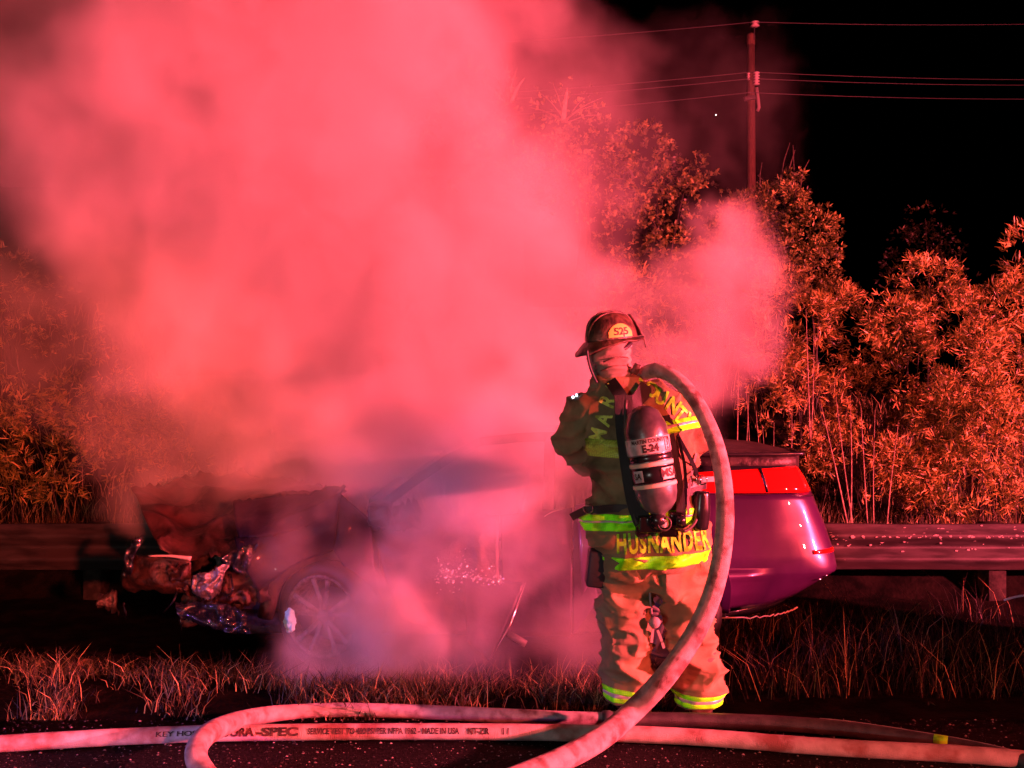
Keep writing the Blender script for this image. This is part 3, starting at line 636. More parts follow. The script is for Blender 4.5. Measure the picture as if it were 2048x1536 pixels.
sheet('bumper_strip', [q3(296, 1111, 5.8), q3(340, 1110, 5.79), q3(384, 1113, 5.78)], [q3(300, 1113, 5.8), q3(340, 1114, 5.79), q3(382, 1121, 5.78)], M['greystrap'], nu=12, nv=2, bulge=.004, amp=.003)
sheet('crash_shell', [q3(340, 1128, 5.84), q3(378, 1128, 5.8)], [q3(345, 1178, 5.86), q3(385, 1186, 5.84)], M['rust'], nu=12, nv=12, bulge=.05, amp=.05, sc=14, jag=.03, seed=5)
sheet('crumpled_heat_shield', [q3(385, 1150, 5.78), q3(420, 1142, 5.76), q3(462, 1120, 5.78)], [q3(384, 1186, 5.78), q3(412, 1198, 5.76), q3(440, 1186, 5.78)], M['foil'], nu=26, nv=16, bulge=.02, amp=.03, sc=16, jag=.02, seed=6)
sheet('melted_headlight', [q3(262, 1080, 5.86), q3(285, 1072, 5.84)], [q3(244, 1150, 5.88), q3(262, 1156, 5.88)], M['melt'], nu=10, nv=20, bulge=.02, amp=.03, sc=18, jag=.03, seed=7)
sheet('melted_grille', [q3(470, 1100, 5.82), q3(520, 1085, 5.82)], [q3(440, 1120, 5.8), q3(490, 1150, 5.82)], M['melt'], nu=16, nv=12, bulge=.02, amp=.04, sc=16, jag=.02, seed=8)
sheet('melted_undertray', [q3(350, 1205, 5.75), q3(430, 1205, 5.72), q3(490, 1222, 5.72)], [q3(360, 1232, 5.7), q3(440, 1262, 5.66), q3(505, 1270, 5.66)], M['melt'], nu=30, nv=14, bulge=.03, amp=.035, sc=16, jag=.03, seed=9)
sheet('scorched_inner_fender', [q3(430, 1150, 5.95), q3(540, 1120, 5.95)], [q3(430, 1215, 5.9), q3(545, 1200, 5.9)], M['rust'], nu=24, nv=14, bulge=.03, amp=.06, sc=10, jag=.03, seed=10)
sheet('torn_cable_bundle', [q3(196, 1190, 5.75), q3(236, 1180, 5.8)], [q3(200, 1215, 5.75), q3(240, 1230, 5.8)], M['burnt'], nu=10, nv=8, amp=.03, sc=20, jag=.03, seed=12)
for i in range(7):
    a = q3(random.uniform(235, 470), random.uniform(1120, 1235), 5.8+random.random()*.2); b = a+Vector((random.uniform(-.12, .12), random.uniform(-.1, .05), random.uniform(-.14, .04))); c = (a+b)/2+Vector((.03, -.05, random.uniform(-.05, .05)))
    tube('cable', catmull([a, c, b], 4), .006, M['melt'], car, 6)
# engine bay, floor pan, burnt cabin
o = link('engine_block', remeshed('engine_block', [boxvf((-1.55, 6.6, .28), (.9, .9, .5)), boxvf((-1.75, 6.3, .35), (.3, .3, .45)), boxvf((-1.3, 6.35, .5), (.3, .25, .2)), boxvf((-1.9, 6.6, .2), (.25, 1.2, .3))], .035, 2), M['burnt'], car)
displace(o.data, lambda p, n: .03*fbm(p, 9))
box('floor_pan', (-.25, CYY, .06), (2.9, 1.45, .14), M['burnt'], car, bevel=.03)
box('firewall', (-.85, CYY, .45), (.06, 1.45, .75), M['burnt'], car)
box('rear_bulkhead', (1.15, CYY, .55), (.5, 1.3, .7), M['burnt'], car, bevel=.08)
for sx in (-.15, .55):
    for sy in (-.38, .38):
        s = link('burnt_seat', remeshed('burnt_seat', [boxvf((sx, CYY+sy, .28), (.45, .45, .16)), boxvf((sx+.26, CYY+sy, .62), (.12, .42, .62), Matrix.Rotation(R(12), 3, 'Y'))], .03, 3), M['burnt'], car)
for side in (-1, 1):
    y = CYY+side*.74; yt = CYY+side*.60
    tube('front_pillar', catmull([(-.78, y, .80), (-.50, (y+yt)/2, 1.0), (-.20, yt, 1.17)], 4), .03, M['burnt'], car, 8)
    tube('roof_rail', catmull([(-.20, yt, 1.17), (.2, yt, 1.20), (.75, yt, 1.17)], 4), .03, M['burnt'], car, 8)
    tube('rear_pillar', catmull([(.75, yt, 1.17), (1.05, (y+yt)/2, 1.06), (1.32, y, .98)], 4), .045, M['burnt'], car, 8)
    tube('middle_pillar', [(.22, y, .75), (.24, yt, 1.19)], .035, M['burnt'], car, 8)
mr = link('side_mirror', remeshed('side_mirror', [boxvf((-.78, 5.84, .76), (.12, .2, .13)), boxvf((-.72, 5.93, .70), (.05, .1, .05))], .016, 4), M['burnt'], car)
displace(mr.data, lambda p, n: .018*fbm(p, 18))
sheet('torn_cowl', [Pn(752, 1020, 5.95), Pn(800, 1010, 5.95), Pn(838, 995, 5.98)], [Pn(745, 1058, 5.95), Pn(795, 1062, 5.95), Pn(850, 1060, 5.98)], M['burnt'], nu=20, nv=10, amp=.04, sc=14, jag=.05, seed=14)
tube('chrome_molding', catmull([Pn(1088, 1034, 5.9), Pn(1105, 1024, 5.9), Pn(1128, 1018, 5.9)], 4), .004, M['chrome'], car, 6)
# glass crumbs hanging on the front door
V = []; T = []
for i in range(170):
    px_ = random.uniform(870, 1010); py_ = 1150+40*noise.noise(Vector((px_*.02, 0, 0)))+random.gauss(0, 16)+(px_-870)*.12; p = P(px_, py_, 5.83); s = random.uniform(.003, .009); b = len(V)
    for k in range(4): a = PI/2*k+random.random(); V.append(p+Vector((s*math.cos(a), random.uniform(-.004, .004), s*math.sin(a))))
    V.append(p+Vector((0, -s, 0))); T += [(b+k, b+(k+1) % 4, b+4) for k in range(4)]
kind(link('glass_crumbs', trimesh('glass_crumbs', V, T), M['chrome'], car), 'stuff')
# wheels
def wheel(name, c, yaw, tyre_r=.335, rim_r=.245, spokes=10, mtyre='tyre', mrim='rim'):
    root = Vector(c); Rm = Matrix.Translation(root) @ Matrix.Rotation(yaw, 4, 'Z') @ Matrix.Rotation(R(90), 4, 'X')   # local z -> -Y (outwards)
    h = .10
    v, f = revolve([(rim_r-.01, -h), (tyre_r-.04, -h-.01), (tyre_r, -h+.03), (tyre_r, h-.03), (tyre_r-.04, h+.01), (rim_r-.005, h-.005), (rim_r-.01, -h)], 48, Rm)
    w = link('wheel', pymesh('wheel', v, f), M[mtyre], car)
    rev('rim_barrel', [(rim_r, h), (rim_r+.008, h+.006), (rim_r-.004, h+.008), (rim_r-.018, h-.01), (rim_r-.03, h-.08), (rim_r-.03, -h)], M[mrim], w, Rm, 48)
    rev('brake_disc', [(.02, h-.10), (.16, h-.10), (.16, h-.12)], M['iron'], w, Rm, 32)
    rev('hub_cap', [(0, h-.005), (.03, h-.006), (.038, h-.018), (.055, h-.028), (.06, h-.06)], M[mrim], w, Rm, 24)
    for k in range(spokes//2):
        for d in (-.16, .16):
            a = 2*PI*k/(spokes//2)+d+.35; ca, sa = math.cos(a), math.sin(a); a2 = a+d*.45
            p0 = Rm @ Vector((.04*ca, .04*sa, h-.026)); p1 = Rm @ Vector(((rim_r-.015)*math.cos(a2), (rim_r-.015)*math.sin(a2), h-.006)); pm = p0.lerp(p1, .5)+(Rm.to_3x3() @ Vector((0, 0, -.006)))
            upv = Rm.to_3x3() @ Vector((0, 0, 1))
            v, f, _ = sweep(catmull([p0, pm, p1], 3), [.014, .014, .015, .016, .017, .018, .020], 8, flat=[(1, .6)]*7, up=upv)
            link('spoke', pymesh('spoke', v, f), M[mrim], w)
    return w
fw = wheel('wheel', (P(657, 1231, 5.95).x, 6.02, .135), R(-24))
wheel('wheel', (.936, 6.05, .135), 0, mrim='iron'); wheel('wheel', (-1.1, CYY+.75, .135), PI); wheel('wheel', (.936, CYY+.72, .135), PI)
fo = link('fire_foam', remeshed('fire_foam', [revolve([(0, -.06), (.026, -.06), (.036, 0), (.028, .06), (0, .08)], 12, Matrix.Translation(P(581, 1243, 5.87)))], .006, 1), M['lit_foam'], car)
displace(fo.data, lambda p, n: .014*fbm(p, 30))

# ------------------------------------------------------------------ hoses
def G(px, py, z): Y = FPX*(CAMZ-z)/(py-768); return Vector(((px-1024)*Y/FPX, Y, z))
def couple(name, path, i, r, parent, m):
    d = (path[min(i+1, len(path)-1)]-path[i-1]).normalized(); Mx = frame_to(d, loc=path[i])
    return rev(name, [(r*.9, -.07), (r*1.22, -.065), (r*1.25, -.03), (r*1.12, -.028), (r*1.12, -.004), (r*1.3, 0), (r*1.3, .03), (r*1.1, .034), (r*1.1, .07), (r*.9, .075)], m, parent, Mx, 24)
# flat printed hose lying along the road edge
rB = .036
cB = [G(-260, 1503, rB), G(-60, 1491, rB), G(90, 1482, rB), G(250, 1473, rB), G(420, 1467, rB), G(620, 1464, rB), G(830, 1463, rB), G(1024, 1464, rB), G(1250, 1468, rB), G(1420, 1476, rB), G(1600, 1490, rB), G(1760, 1500, rB), G(1900, 1507, rB), G(2080, 1522, rB), G(2300, 1548, rB)]
pB = catmull(cB, 14); vB, fB, _ = sweep(pB, [rB*(1+.03*fbm((i*.3, 0, 0))) for i in range(len(pB))], 22, flat=[(1.05, .95)]*len(pB))
hB = thing('fire_hose', 'pale hose printed with black lettering lying flat along the road edge', 'fire hose', (pB[60].x, pB[60].y, 0), 'fire hoses on the road')
link('hose_jacket', pymesh('hose_jacket', vB, fB), M['hose_flat'], hB)
def onB(x):
    for a, b in zip(pB, pB[1:]):
        if a.x <= x <= b.x: t = (x-a.x)/(b.x-a.x); return a.lerp(b, t), (b-a).normalized()
    return pB[-1], Vector((1, 0, 0))
def printB(body, cx, width, h, sp=1.0, bold=.02, dy=0):
    me = textmesh(body, 1, bold, .06, sp); xs_ = [v.co.x for v in me.vertices]; ys_ = [v.co.y for v in me.vertices]
    w0 = max(xs_)-min(xs_); h0 = max(ys_)-min(ys_); xm = (max(xs_)+min(xs_))/2; ym = (max(ys_)+min(ys_))/2
    wx = width*4.27/FPX; x0 = (cx-1024)*4.27/FPX
    def fn(p):
        x = x0+(p.x-xm)/w0*wx; c, t = onB(x); b = R(24)+((p.y-ym)/h0*h+dy)/rB
        nrm = Vector((t.y*1, -1, 0)).normalized(); r_ = rB*1.05+.0018
        return c+nrm*math.cos(b)*r_+Vector((0, 0, 1))*math.sin(b)*r_*.97
    mapmesh(me, fn); me.name = 'lettering'
    return link('lettering', me, M['ink'], hB)
printB('KEY HOSE', 370, 88, .020); printB('DURA', 484, 64, .036, bold=.05); printB('-SPEC', 561, 82, .036, bold=.05)
printB('SERVICE TEST TO 400 PSI PER NFPA 1962 - MADE IN USA', 770, 300, .026, bold=.035); printB('NT-ZR', 958, 44, .026, bold=.05); printB('11', 1012, 12, .026)
# arching charged hose loop at the left
zA = lambda z: z
cA = [G(560, 1660, .045), G(455, 1590, .05), G(408, 1545, .06), G(392, 1506, .10), G(412, 1471, .115), G(462, 1446, .09), G(530, 1430, .055), G(610, 1422, .036), G(700, 1420, .034), G(850, 1424, .033), G(1000, 1431, .033), G(1130, 1437, .033), G(1215, 1439, .033)]
pA = catmull(cA, 10); rA = [.043 if i < 45 else max(.032, .043-.011*(i-45)/25) for i in range(len(pA))]
hA = thing('fire_hose', 'charged pinkish hose bending back on itself over the printed hose', 'fire hose', (pA[50].x, pA[50].y, 0), 'fire hoses on the road')
v, f, _ = sweep(pA, rA, 22); link('hose_jacket', pymesh('hose_jacket', v, f), M['hose'], hA)
cK = [G(1222, 1439, .033), G(1400, 1441, .033), G(1560, 1447, .033), G(1700, 1459, .033), G(1850, 1482, .033), G(1950, 1500, .033), G(2060, 1526, .033), G(2250, 1575, .033)]
pK = catmull(cK, 14); hK = thing('fire_hose', 'run of hose with shade put into its dark colour and one lime band, curving off to the lower right corner', 'fire hose', (pK[50].x, pK[50].y, 0), 'fire hoses on the road')
v, f, fr = sweep(pK, .0335, 22); link('hose_jacket', pymesh('hose_jacket', v, f), M['hose_shaded'], hK)
couple('coupling', pK, 1, .032, hK, M['iron'])
ix = min(range(len(pK)), key=lambda i: abs((pK[i].x*FPX/pK[i].y+1024)-1880)); dK = (pK[ix+1]-pK[ix-1]).normalized()
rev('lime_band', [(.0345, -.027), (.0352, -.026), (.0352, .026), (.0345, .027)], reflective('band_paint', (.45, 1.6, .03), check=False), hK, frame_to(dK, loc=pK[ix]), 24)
tube('pale_line', [p+Vector((0, .008, .0325)) for p in pK[36:]], .0024, M['hose'], hK, 5)  # thin pale line along the top of the hose
# hose slung over the shoulder and dropping in a big loop
cS = [(1262, 905, 5.12), (1285, 855, 5.02), (1288, 800, 4.88), (1276, 762, 4.72), (1308, 741, 4.60), (1350, 756, 4.52), (1390, 800, 4.45), (1425, 870, 4.38), (1445, 950, 4.33), (1450, 1040, 4.30), (1440, 1130, 4.29), (1415, 1215, 4.28), (1376, 1290, 4.26), (1325, 1360, 4.22)]
cS = [P(*c) for c in cS]+[G(1265, 1423, .12), G(1205, 1474, .07), G(1130, 1516, .048), G(1020, 1562, .046), G(860, 1620, .046), G(650, 1690, .046)]
pS = catmull(cS, 12); nS = len(pS); rS = [.034+.0135*min(1, max(0, (i-70)/95)) for i in range(nS)]
hS = thing('fire_hose', 'thick charged hose slung over the firefighter\'s shoulder and looping down to the road', 'fire hose', (pS[-40].x, pS[-40].y, 0), 'fire hoses on the road')
v, f, _ = sweep(pS, rS, 26); link('hose_jacket', pymesh('hose_jacket', v, f), M['hose'], hS)
d0 = (pS[0]-pS[2]).normalized(); rev('nozzle', [(.034, -.02), (.042, -.01), (.042, .05), (.030, .06), (.030, .13), (.044, .14), (.048, .20), (.044, .22), (.02, .215)], M['plastic'], hS, frame_to(d0, loc=pS[0]), 24)

# ------------------------------------------------------------------ the firefighter
FY = 4.6
ff = thing('person', 'firefighter seen from behind in tan turnout gear and helmet with a hose over one shoulder', 'person', (P(1320, 768, FY).x, FY, 0))
def ell_loft(secs, seg=28):
    v = []; f = []
    for (cx, cy, z, rx_, ry_) in secs:
        for k in range(seg):
            a = 2*PI*k/seg; c, s = math.cos(a), math.sin(a)
            v.append((cx+rx_*math.copysign(abs(c)**.85, c), cy+ry_*math.copysign(abs(s)**.85, s), z))
    for i in range(len(secs)-1):
        for k in range(seg): a = i*seg+k; b = i*seg+(k+1) % seg; f.append((a, b, b+seg, a+seg))
    f.append(tuple(range(seg))[::-1]); f.append(tuple(range((len(secs)-1)*seg, len(secs)*seg))); return v, f
def sec(l, r, y, ry, dy=0, Y=FY):
    a, b = P(l, y, Y), P(r, y, Y); return ((a.x+b.x)/2, Y+dy, a.z, (b.x-a.x)/2, ry)
coat_secs = [sec(1216, 1404, 1143, .15), sec(1205, 1409, 1128, .165), sec(1194, 1411, 1108, .168), sec(1182, 1412, 1085, .17), sec(1172, 1411, 1060, .17), sec(1174, 1406, 1035, .165), sec(1182, 1398, 1000, .155), sec(1180, 1394, 960, .155),
             sec(1176, 1392, 920, .16), sec(1172, 1388, 880, .16, .01), sec(1170, 1384, 845, .155, .02), sec(1168, 1374, 815, .14, .035), sec(1176, 1360, 790, .125, .05), sec(1186, 1330, 772, .105, .06), sec(1190, 1292, 757, .095, .065), sec(1192, 1274, 745, .092, .07)]
def limb(pts, rad, n=4, seg=16):
    p = catmull(pts, n); m = len(rad); rr = []
    for i in range(len(p)):
        t = i/(len(p)-1)*(m-1); k = min(int(t), m-2); rr.append(rad[k]+(rad[k+1]-rad[k])*(t-k))
    v, f, _ = sweep(p, rr, seg); return v, f
Larm = [P(1192, 808, 4.63), P(1162, 850, 4.66), P(1156, 892, 4.74), P(1188, 912, 4.90), P(1226, 908, 5.05)]
Rarm = [P(1342, 800, 4.63), P(1366, 850, 4.68), P(1362, 900, 4.78), P(1330, 905, 4.93), P(1290, 900, 5.06)]
coat = remeshed('coat', [ell_loft(coat_secs), limb(Larm, [.085, .105, .103, .085, .072]), limb(Rarm, [.085, .095, .09, .08, .072])], .0115, 7)
def coat_fold(p, n):
    q = Vector((p.x*3.2+p.z*1.1, p.y*3, p.z*6.5)); d = (1-abs(noise.noise(q)))**5*.036-.009+(1-abs(noise.noise(Vector((p.x*5-p.z*6, p.y*5, p.z*9+p.x*4)))))**8*.020-.004
    d += .007*noise.noise(Vector((p.x*9-p.z*5, p.y*9, p.z*11)))
    px_ = 1024+p.x*FPX/FY; py_ = 768-(p.z-CAMZ)*FPX/FY
    d += -.010*math.exp(-((py_-985)/26)**2)*(1 if px_ > 1160 else 0)            # drawn in under the waist belt
    d += .013*math.sin((px_-1170)/15+p.z*9)*math.exp(-((py_-1005)/34)**2)
    d += .010*math.sin(px_/13)*max(0, 1-abs(py_-1120)/50)
    return d
displace(coat, coat_fold)
coat_o = link('coat', coat, M['coat'], ff)
# trousers
tr_secs = [sec(1206, 1408, 1090, .13), sec(1204, 1409, 1125, .14), sec(1206, 1408, 1160, .14), sec(1225, 1395, 1180, .12)]
Lleg = [P(1254, 1140, FY), P(1252, 1215, FY+.01), P(1252, 1290, FY+.03), P(1256, 1350, FY+.03), P(1258, 1400, FY+.02)]
Rleg = [P(1362, 1140, FY), P(1372, 1215, FY), P(1384, 1290, FY-.01), P(1395, 1350, FY-.02), P(1399, 1410, FY-.03)]
tr = remeshed('trousers', [ell_loft(tr_secs), limb(Lleg, [.118, .113, .115, .127, .106]), limb(Rleg, [.110, .108, .106, .117, .106])], .009, 6)
def tr_fold(p, n):
    s = 1 if p.x > .68 else -1
    q = Vector((p.x*4*s+p.z*2.6*s, p.y*4, p.z*7.5+s)); r = (1-abs(noise.noise(q)))**3
    q2 = Vector((p.x*7-p.z*4*s, p.y*7, p.z*16)); r2 = (1-abs(noise.noise(q2)))**7
    low = 1-min(1, max(0, (.16-p.z)/.08)); r3 = (1-abs(noise.noise(Vector((p.x*3+p.z*6*s, p.y*3+5, p.z*5-p.x*6*s)))))**6; return (r*.040-.015+r2*.018-.004+r3*.026-.006)*(.35+.65*low)
displace(tr, tr_fold)
tr_o = link('trousers', tr, M['trouser'], ff)
# continuous body under the clothes: trunk, legs, arms, neck and head
HC = P(1222, 700, 4.66); FA = R(62); Fd = Vector((math.sin(FA), math.cos(FA), .10)).normalized(); Sd = Fd.cross(Vector((0, 0, 1))).normalized(); Ud = Sd.cross(Fd).normalized()
HM = Matrix((Fd, Sd, Ud)).transposed().to_4x4(); HM.translation = HC      # local x = forward, y = right side, z = up
def ball(M_, c, r, seg=16, n=10):
    Mx = M_ @ Matrix.Translation(c) @ Matrix.Diagonal((*r, 1)); return revolve([(max(math.sin(PI*i/n), .001), -math.cos(PI*i/n)) for i in range(n+1)], seg, Mx)
body_parts = [ell_loft([sec(1222, 1392, 1140, .10), sec(1215, 1385, 1060, .10), sec(1215, 1365, 950, .10), sec(1205, 1350, 850, .10, .02), sec(1205, 1330, 800, .09, .04), sec(1205, 1270, 775, .06, .06)]),
              limb([P(1254, 1120, FY), P(1252, 1290, FY+.02), P(1258, 1395, FY+.02)], [.085, .065, .045]), limb([P(1365, 1120, FY), P(1384, 1290, FY), P(1399, 1405, FY-.03)], [.085, .065, .045]),
              limb(Larm, [.055, .05, .045, .04, .032]), limb(Rarm, [.055, .05, .045, .04, .032]), limb([P(1235, 800, 4.66), P(1228, 760, 4.67), P(1224, 720, 4.66)], [.062, .058, .06]),
              ball(HM, (0, 0, 0), (.098, .076, .115)), ball(HM, (.045, 0, -.05), (.055, .052, .062)), ball(HM, (.102, 0, -.012), (.016, .012, .022)), ball(HM, (.098, 0, -.055), (.014, .024, .010)),
              ball(HM, (0, .078, -.005), (.02, .012, .03)), ball(HM, (0, -.078, -.005), (.02, .012, .03)), ball(HM, (.085, 0, -.088), (.022, .026, .02))]
body = remeshed('body', body_parts, .009, 2); link('body', body, M['skin'], ff)
for s in (-1, 1):
    v, f = ball(HM, (.086, .03*s, .012), (.012, .014, .010), 12, 8); link('eye', pymesh('eye', v, f), M['label'], ff)
# knitted hood and neck flap
hood = remeshed('hood', [ell_loft([sec(1186, 1284, 772, .11, .06), sec(1190, 1272, 755, .095, .065), sec(1187, 1264, 738, .095, .062), sec(1180, 1259, 720, .098, .058), sec(1176, 1254, 700, .10, .055), sec(1178, 1250, 680, .098, .055), sec(1184, 1244, 662, .08, .055)])], .009, 4)
displace(hood, lambda p, n: (1-abs(noise.noise(Vector((p.x*6+p.z*9, p.y*7, p.z*30)))))**4*.020-.006)
link('hood', hood, M['hood'], ff)
# collar
col = remeshed('collar', [ell_loft([sec(1184, 1300, 790, .125, .05), sec(1187, 1292, 768, .115, .06), sec(1192, 1282, 752, .108, .06), sec(1196, 1276, 750, .06, .06)])], .010, 3)
displace(col, lambda p, n: .010*noise.noise(Vector((p.x*11, p.y*11, p.z*14))))
link('collar', col, M['coat'], ff)
tube('hood_edge', catmull([P(1174, 700, 4.53), P(1177, 722, 4.54), P(1184, 745, 4.55), P(1194, 766, 4.55)], 5), .006, M['pouch'], ff, 8)
tube('fold_shade', catmull([P(1206, 724, 4.545), P(1225, 717, 4.54), P(1246, 714, 4.57), P(1256, 716, 4.62)], 5), .0035, M['leather'], ff, 6)  # dark lines laid on the hood as painted crease shade
tube('fold_shade', catmull([P(1200, 742, 4.55), P(1224, 733, 4.545), P(1250, 731, 4.58), P(1262, 735, 4.62)], 5), .003, M['leather'], ff, 6)
box('collar_tab', P(1272, 738, 4.58), (.035, .012, .05), M['leather'], ff, Matrix.Rotation(R(25), 3, 'Y'))
# helmet
HT = HM @ Matrix.Translation((.006, 0, .047)) @ Matrix.Rotation(R(0), 4, 'Y') @ Matrix.Scale(.90, 4)
def hpt(x, y, z): return HT @ Vector((x, y, z))
v = []; f = []; sg = 48; rings = 12
for i in range(rings+1):
    t = PI/2*i/rings
    for k in range(sg):
        a = 2*PI*k/sg; rr = math.cos(t)**.8 if i < rings else .001; rb = 1+.028*max(0, math.cos(4*a))**6*(1 if i < rings-1 else 0)
        v.append(hpt(.146*rr*rb*math.cos(a), .120*rr*rb*math.sin(a), .004+.142*math.sin(t)**1.05))
for i in range(rings):
    for k in range(sg): a = i*sg+k; b = i*sg+(k+1) % sg; f.append((a, b, b+sg, a+sg))
hl = link('helmet', pymesh('helmet', v, f), M['leather'], ff)
v = []; f = []; nr = 7
for i in range(nr):
    t = i/(nr-1)
    for k in range(sg):
        a = 2*PI*k/sg; ca, sa = math.cos(a), math.sin(a); back = max(0, -ca)
        ox = .022+.048*back**1.5+.022*max(0, ca)**3; dr = -.012-.055*back**2+.012*max(0, ca)**3
        v.append(hpt((.141+ox*t)*ca, (.116+.026*t)*sa, dr*t**1.3+.002*math.sin(a*9)*t))
for i in range(nr-1):
    for k in range(sg): a = i*sg+k; b = i*sg+(k+1) % sg; f.append((a, b, b+sg, a+sg))
solid(link('brim', pymesh('brim', v, f), M['leather'], hl), .006, 0)
edge = [v[(nr-1)*sg+k] for k in range(sg)]+[v[(nr-1)*sg]]; tube('brim_edge', edge, .0055, M['leather'], hl, 6, cap=False)
for dy in (-1, 0, 1):
    ridge = [hpt(.149*math.cos(t)**.8 if t <= PI/2 else -.149*math.cos(PI-t)**.8, .036*dy*math.sin(t), .006+(.146-.010*abs(dy))*math.sin(t)) for t in [.15+i*(PI-.3)/14 for i in range(15)]]
    tube('ridge', ridge, .0045, M['leather'], hl, 6)
sheet('front_shield', [hpt(.120, -.020, .128), hpt(.120, .020, .128)], [hpt(.168, -.05, .012), hpt(.168, .05, .012)], M['leather'], nu=10, nv=8, bulge=.006, thick=.006, parent=hl, dirv=tuple(Fd))
# yellow crescent decals with the unit number on the near (right) flank
def hside(u, w, off): a = R(84)-u/.12; t = math.asin(min(.99, max(.02, (w-.004)/.142))); rr = math.cos(t)**.8; return hpt((.146*rr+off)*math.cos(a), (.120*rr+off)*math.sin(a), w)
bm = bmesh.new(); nu, nv_ = 26, 8; grid = []
for i in range(nu+1):
    u = -.082+.118*i/nu; top = .070*math.sqrt(max(0, 1-((u+.023)/.064)**2)); grid.append([bm.verts.new(hside(u, .012+top*j/nv_, .0025)) for j in range(nv_+1)])
for i in range(nu):
    for j in range(nv_): bm.faces.new((grid[i][j], grid[i+1][j], grid[i+1][j+1], grid[i][j+1]))
me = bpy.data.meshes.new('decal'); bm.to_mesh(me); bm.free(); link('decal', me, M['amber'], hl)
tm = textmesh('525', .052, .02, .006, .9); mapmesh(tm, lambda p: hside(p.x-.023, .040+p.y, .0042)); tm.name = 'number'; link('number', tm, M['ink'], hl)
tube('goggle_strap', [HM @ Vector((.10*math.cos(a), .082*math.sin(a), .012+.012*math.sin(a*3))) for a in [R(20)+i*R(320)/24 for i in range(25)]], .010, M['pouch'], ff, 8)
tube('chin_strap', catmull([hpt(.165, .06, -.004), hpt(.168, .062, -.03), hpt(.172, .06, -.055)], 4), .004, M['leather'], hl, 6)
# tapes on coat and trousers
CX = .66
def hband(me, name, yt, yb, tilt, m, parent, xr=None, off=.004, yr=None):
    """horizontal tape between photo rows yt and yb, tilted"""
    no = Vector((math.sin(tilt), 0, math.cos(tilt))); xm = P(1290, 0, FY).x
    pl = [((xm, FY, P(0, yb, FY).z), tuple(no)), ((xm, FY, P(0, yt, FY).z), tuple(-no))]
    if xr: a, b = P(xr[0], 0, FY).x, P(xr[1], 0, FY).x; pl += [((a, 0, 0), (1, 0, 0)), ((b, 0, 0), (-1, 0, 0))]
    if yr: pl += [((0, yr[0], 0), (0, 1, 0)), ((0, yr[1], 0), (0, -1, 0))]
    return band_from(me, name, pl, off, m, parent)
T2 = R(-4.5)
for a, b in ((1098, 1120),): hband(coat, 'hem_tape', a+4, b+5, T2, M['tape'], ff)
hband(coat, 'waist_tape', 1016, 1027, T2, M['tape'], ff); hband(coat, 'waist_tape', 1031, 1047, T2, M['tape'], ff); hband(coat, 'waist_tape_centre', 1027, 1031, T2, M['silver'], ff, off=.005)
hband(coat, 'chest_tape', 880, 914, R(2), M['tape_left'], ff, xr=(1170, 1236), yr=(4.0, 4.60)); hband(coat, 'chest_tape', 846, 868, R(-8), M['tape'], ff, xr=(1316, 1400), yr=(4.0, 4.62))
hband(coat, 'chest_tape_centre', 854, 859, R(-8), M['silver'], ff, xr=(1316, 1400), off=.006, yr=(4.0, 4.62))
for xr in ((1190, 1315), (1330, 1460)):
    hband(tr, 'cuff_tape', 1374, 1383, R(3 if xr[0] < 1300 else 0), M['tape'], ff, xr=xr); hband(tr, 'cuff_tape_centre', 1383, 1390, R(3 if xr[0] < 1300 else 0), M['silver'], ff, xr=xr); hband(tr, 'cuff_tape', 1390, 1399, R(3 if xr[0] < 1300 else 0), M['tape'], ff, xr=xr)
# lettering sewn on the back, dropped on to the cloth
bvh = BVHTree.FromPolygons([v.co[:] for v in coat.vertices], [p.vertices[:] for p in coat.polygons])
def sew(body, size, px_, py_, ang, name='lettering', sp=1.05, off=.005, sq=.8, bold=.03):
    me = textmesh(body, size, bold, .012, sp, squash=sq); c = P(px_, py_, FY); ca, sa = math.cos(ang), math.sin(ang); last = [FY-.16]
    def fn(p):
        x = c.x+p.x*ca-p.y*sa; z = c.z+p.x*sa+p.y*ca; h = bvh.ray_cast(Vector((x, FY-1, z)), Vector((0, 1, 0)))
        if h[0] is not None: last[0] = h[0].y
        return Vector((x, last[0]-off, z))
    mapmesh(me, fn); me.name = name; o = link(name, me, M['letter_left'] if px_ < 1240 else M['letter'], ff); return o
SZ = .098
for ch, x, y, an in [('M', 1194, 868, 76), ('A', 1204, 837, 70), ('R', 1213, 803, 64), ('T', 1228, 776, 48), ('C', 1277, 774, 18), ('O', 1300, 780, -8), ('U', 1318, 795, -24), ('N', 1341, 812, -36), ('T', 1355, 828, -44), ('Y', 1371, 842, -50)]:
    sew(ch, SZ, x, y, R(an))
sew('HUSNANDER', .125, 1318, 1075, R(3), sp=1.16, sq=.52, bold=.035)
# gloves with five fingers closed round the hose, boots
def glove(wrist, aim, flip):
    w = Vector(wrist); d = Vector(aim).normalized(); s = d.cross(Vector((0, 0, 1))).normalized()*flip; u = s.cross(d).normalized()*(1 if flip > 0 else -1)
    parts = [limb([w-d*.06, w, w+d*.05, w+d*.095], [.046, .038, .044, .036])]
    for k in range(4):
        b = w+d*.085+s*(-.036+.024*k); L_ = [.085, .095, .09, .072][k]
        parts.append(limb([b, b+d*L_*.4-u*.012, b+d*L_*.5-u*.045, b+d*L_*.2-u*.07], [.013, .0125, .012, .010], 4, 8))
    tb = w+d*.03-s*.04; parts.append(limb([tb, tb-s*.02+d*.035-u*.02, tb+d*.055-u*.05, tb+d*.05+s*.02-u*.062], [.016, .015, .013, .011], 4, 8))
    return link('glove', remeshed('glove', parts, .005, 2), M['boot_paler'], ff)
glove(P(1232, 906, 5.07), (.5, .75, .12), 1); glove(P(1286, 898, 5.08), (-.35, .8, .12), -1)
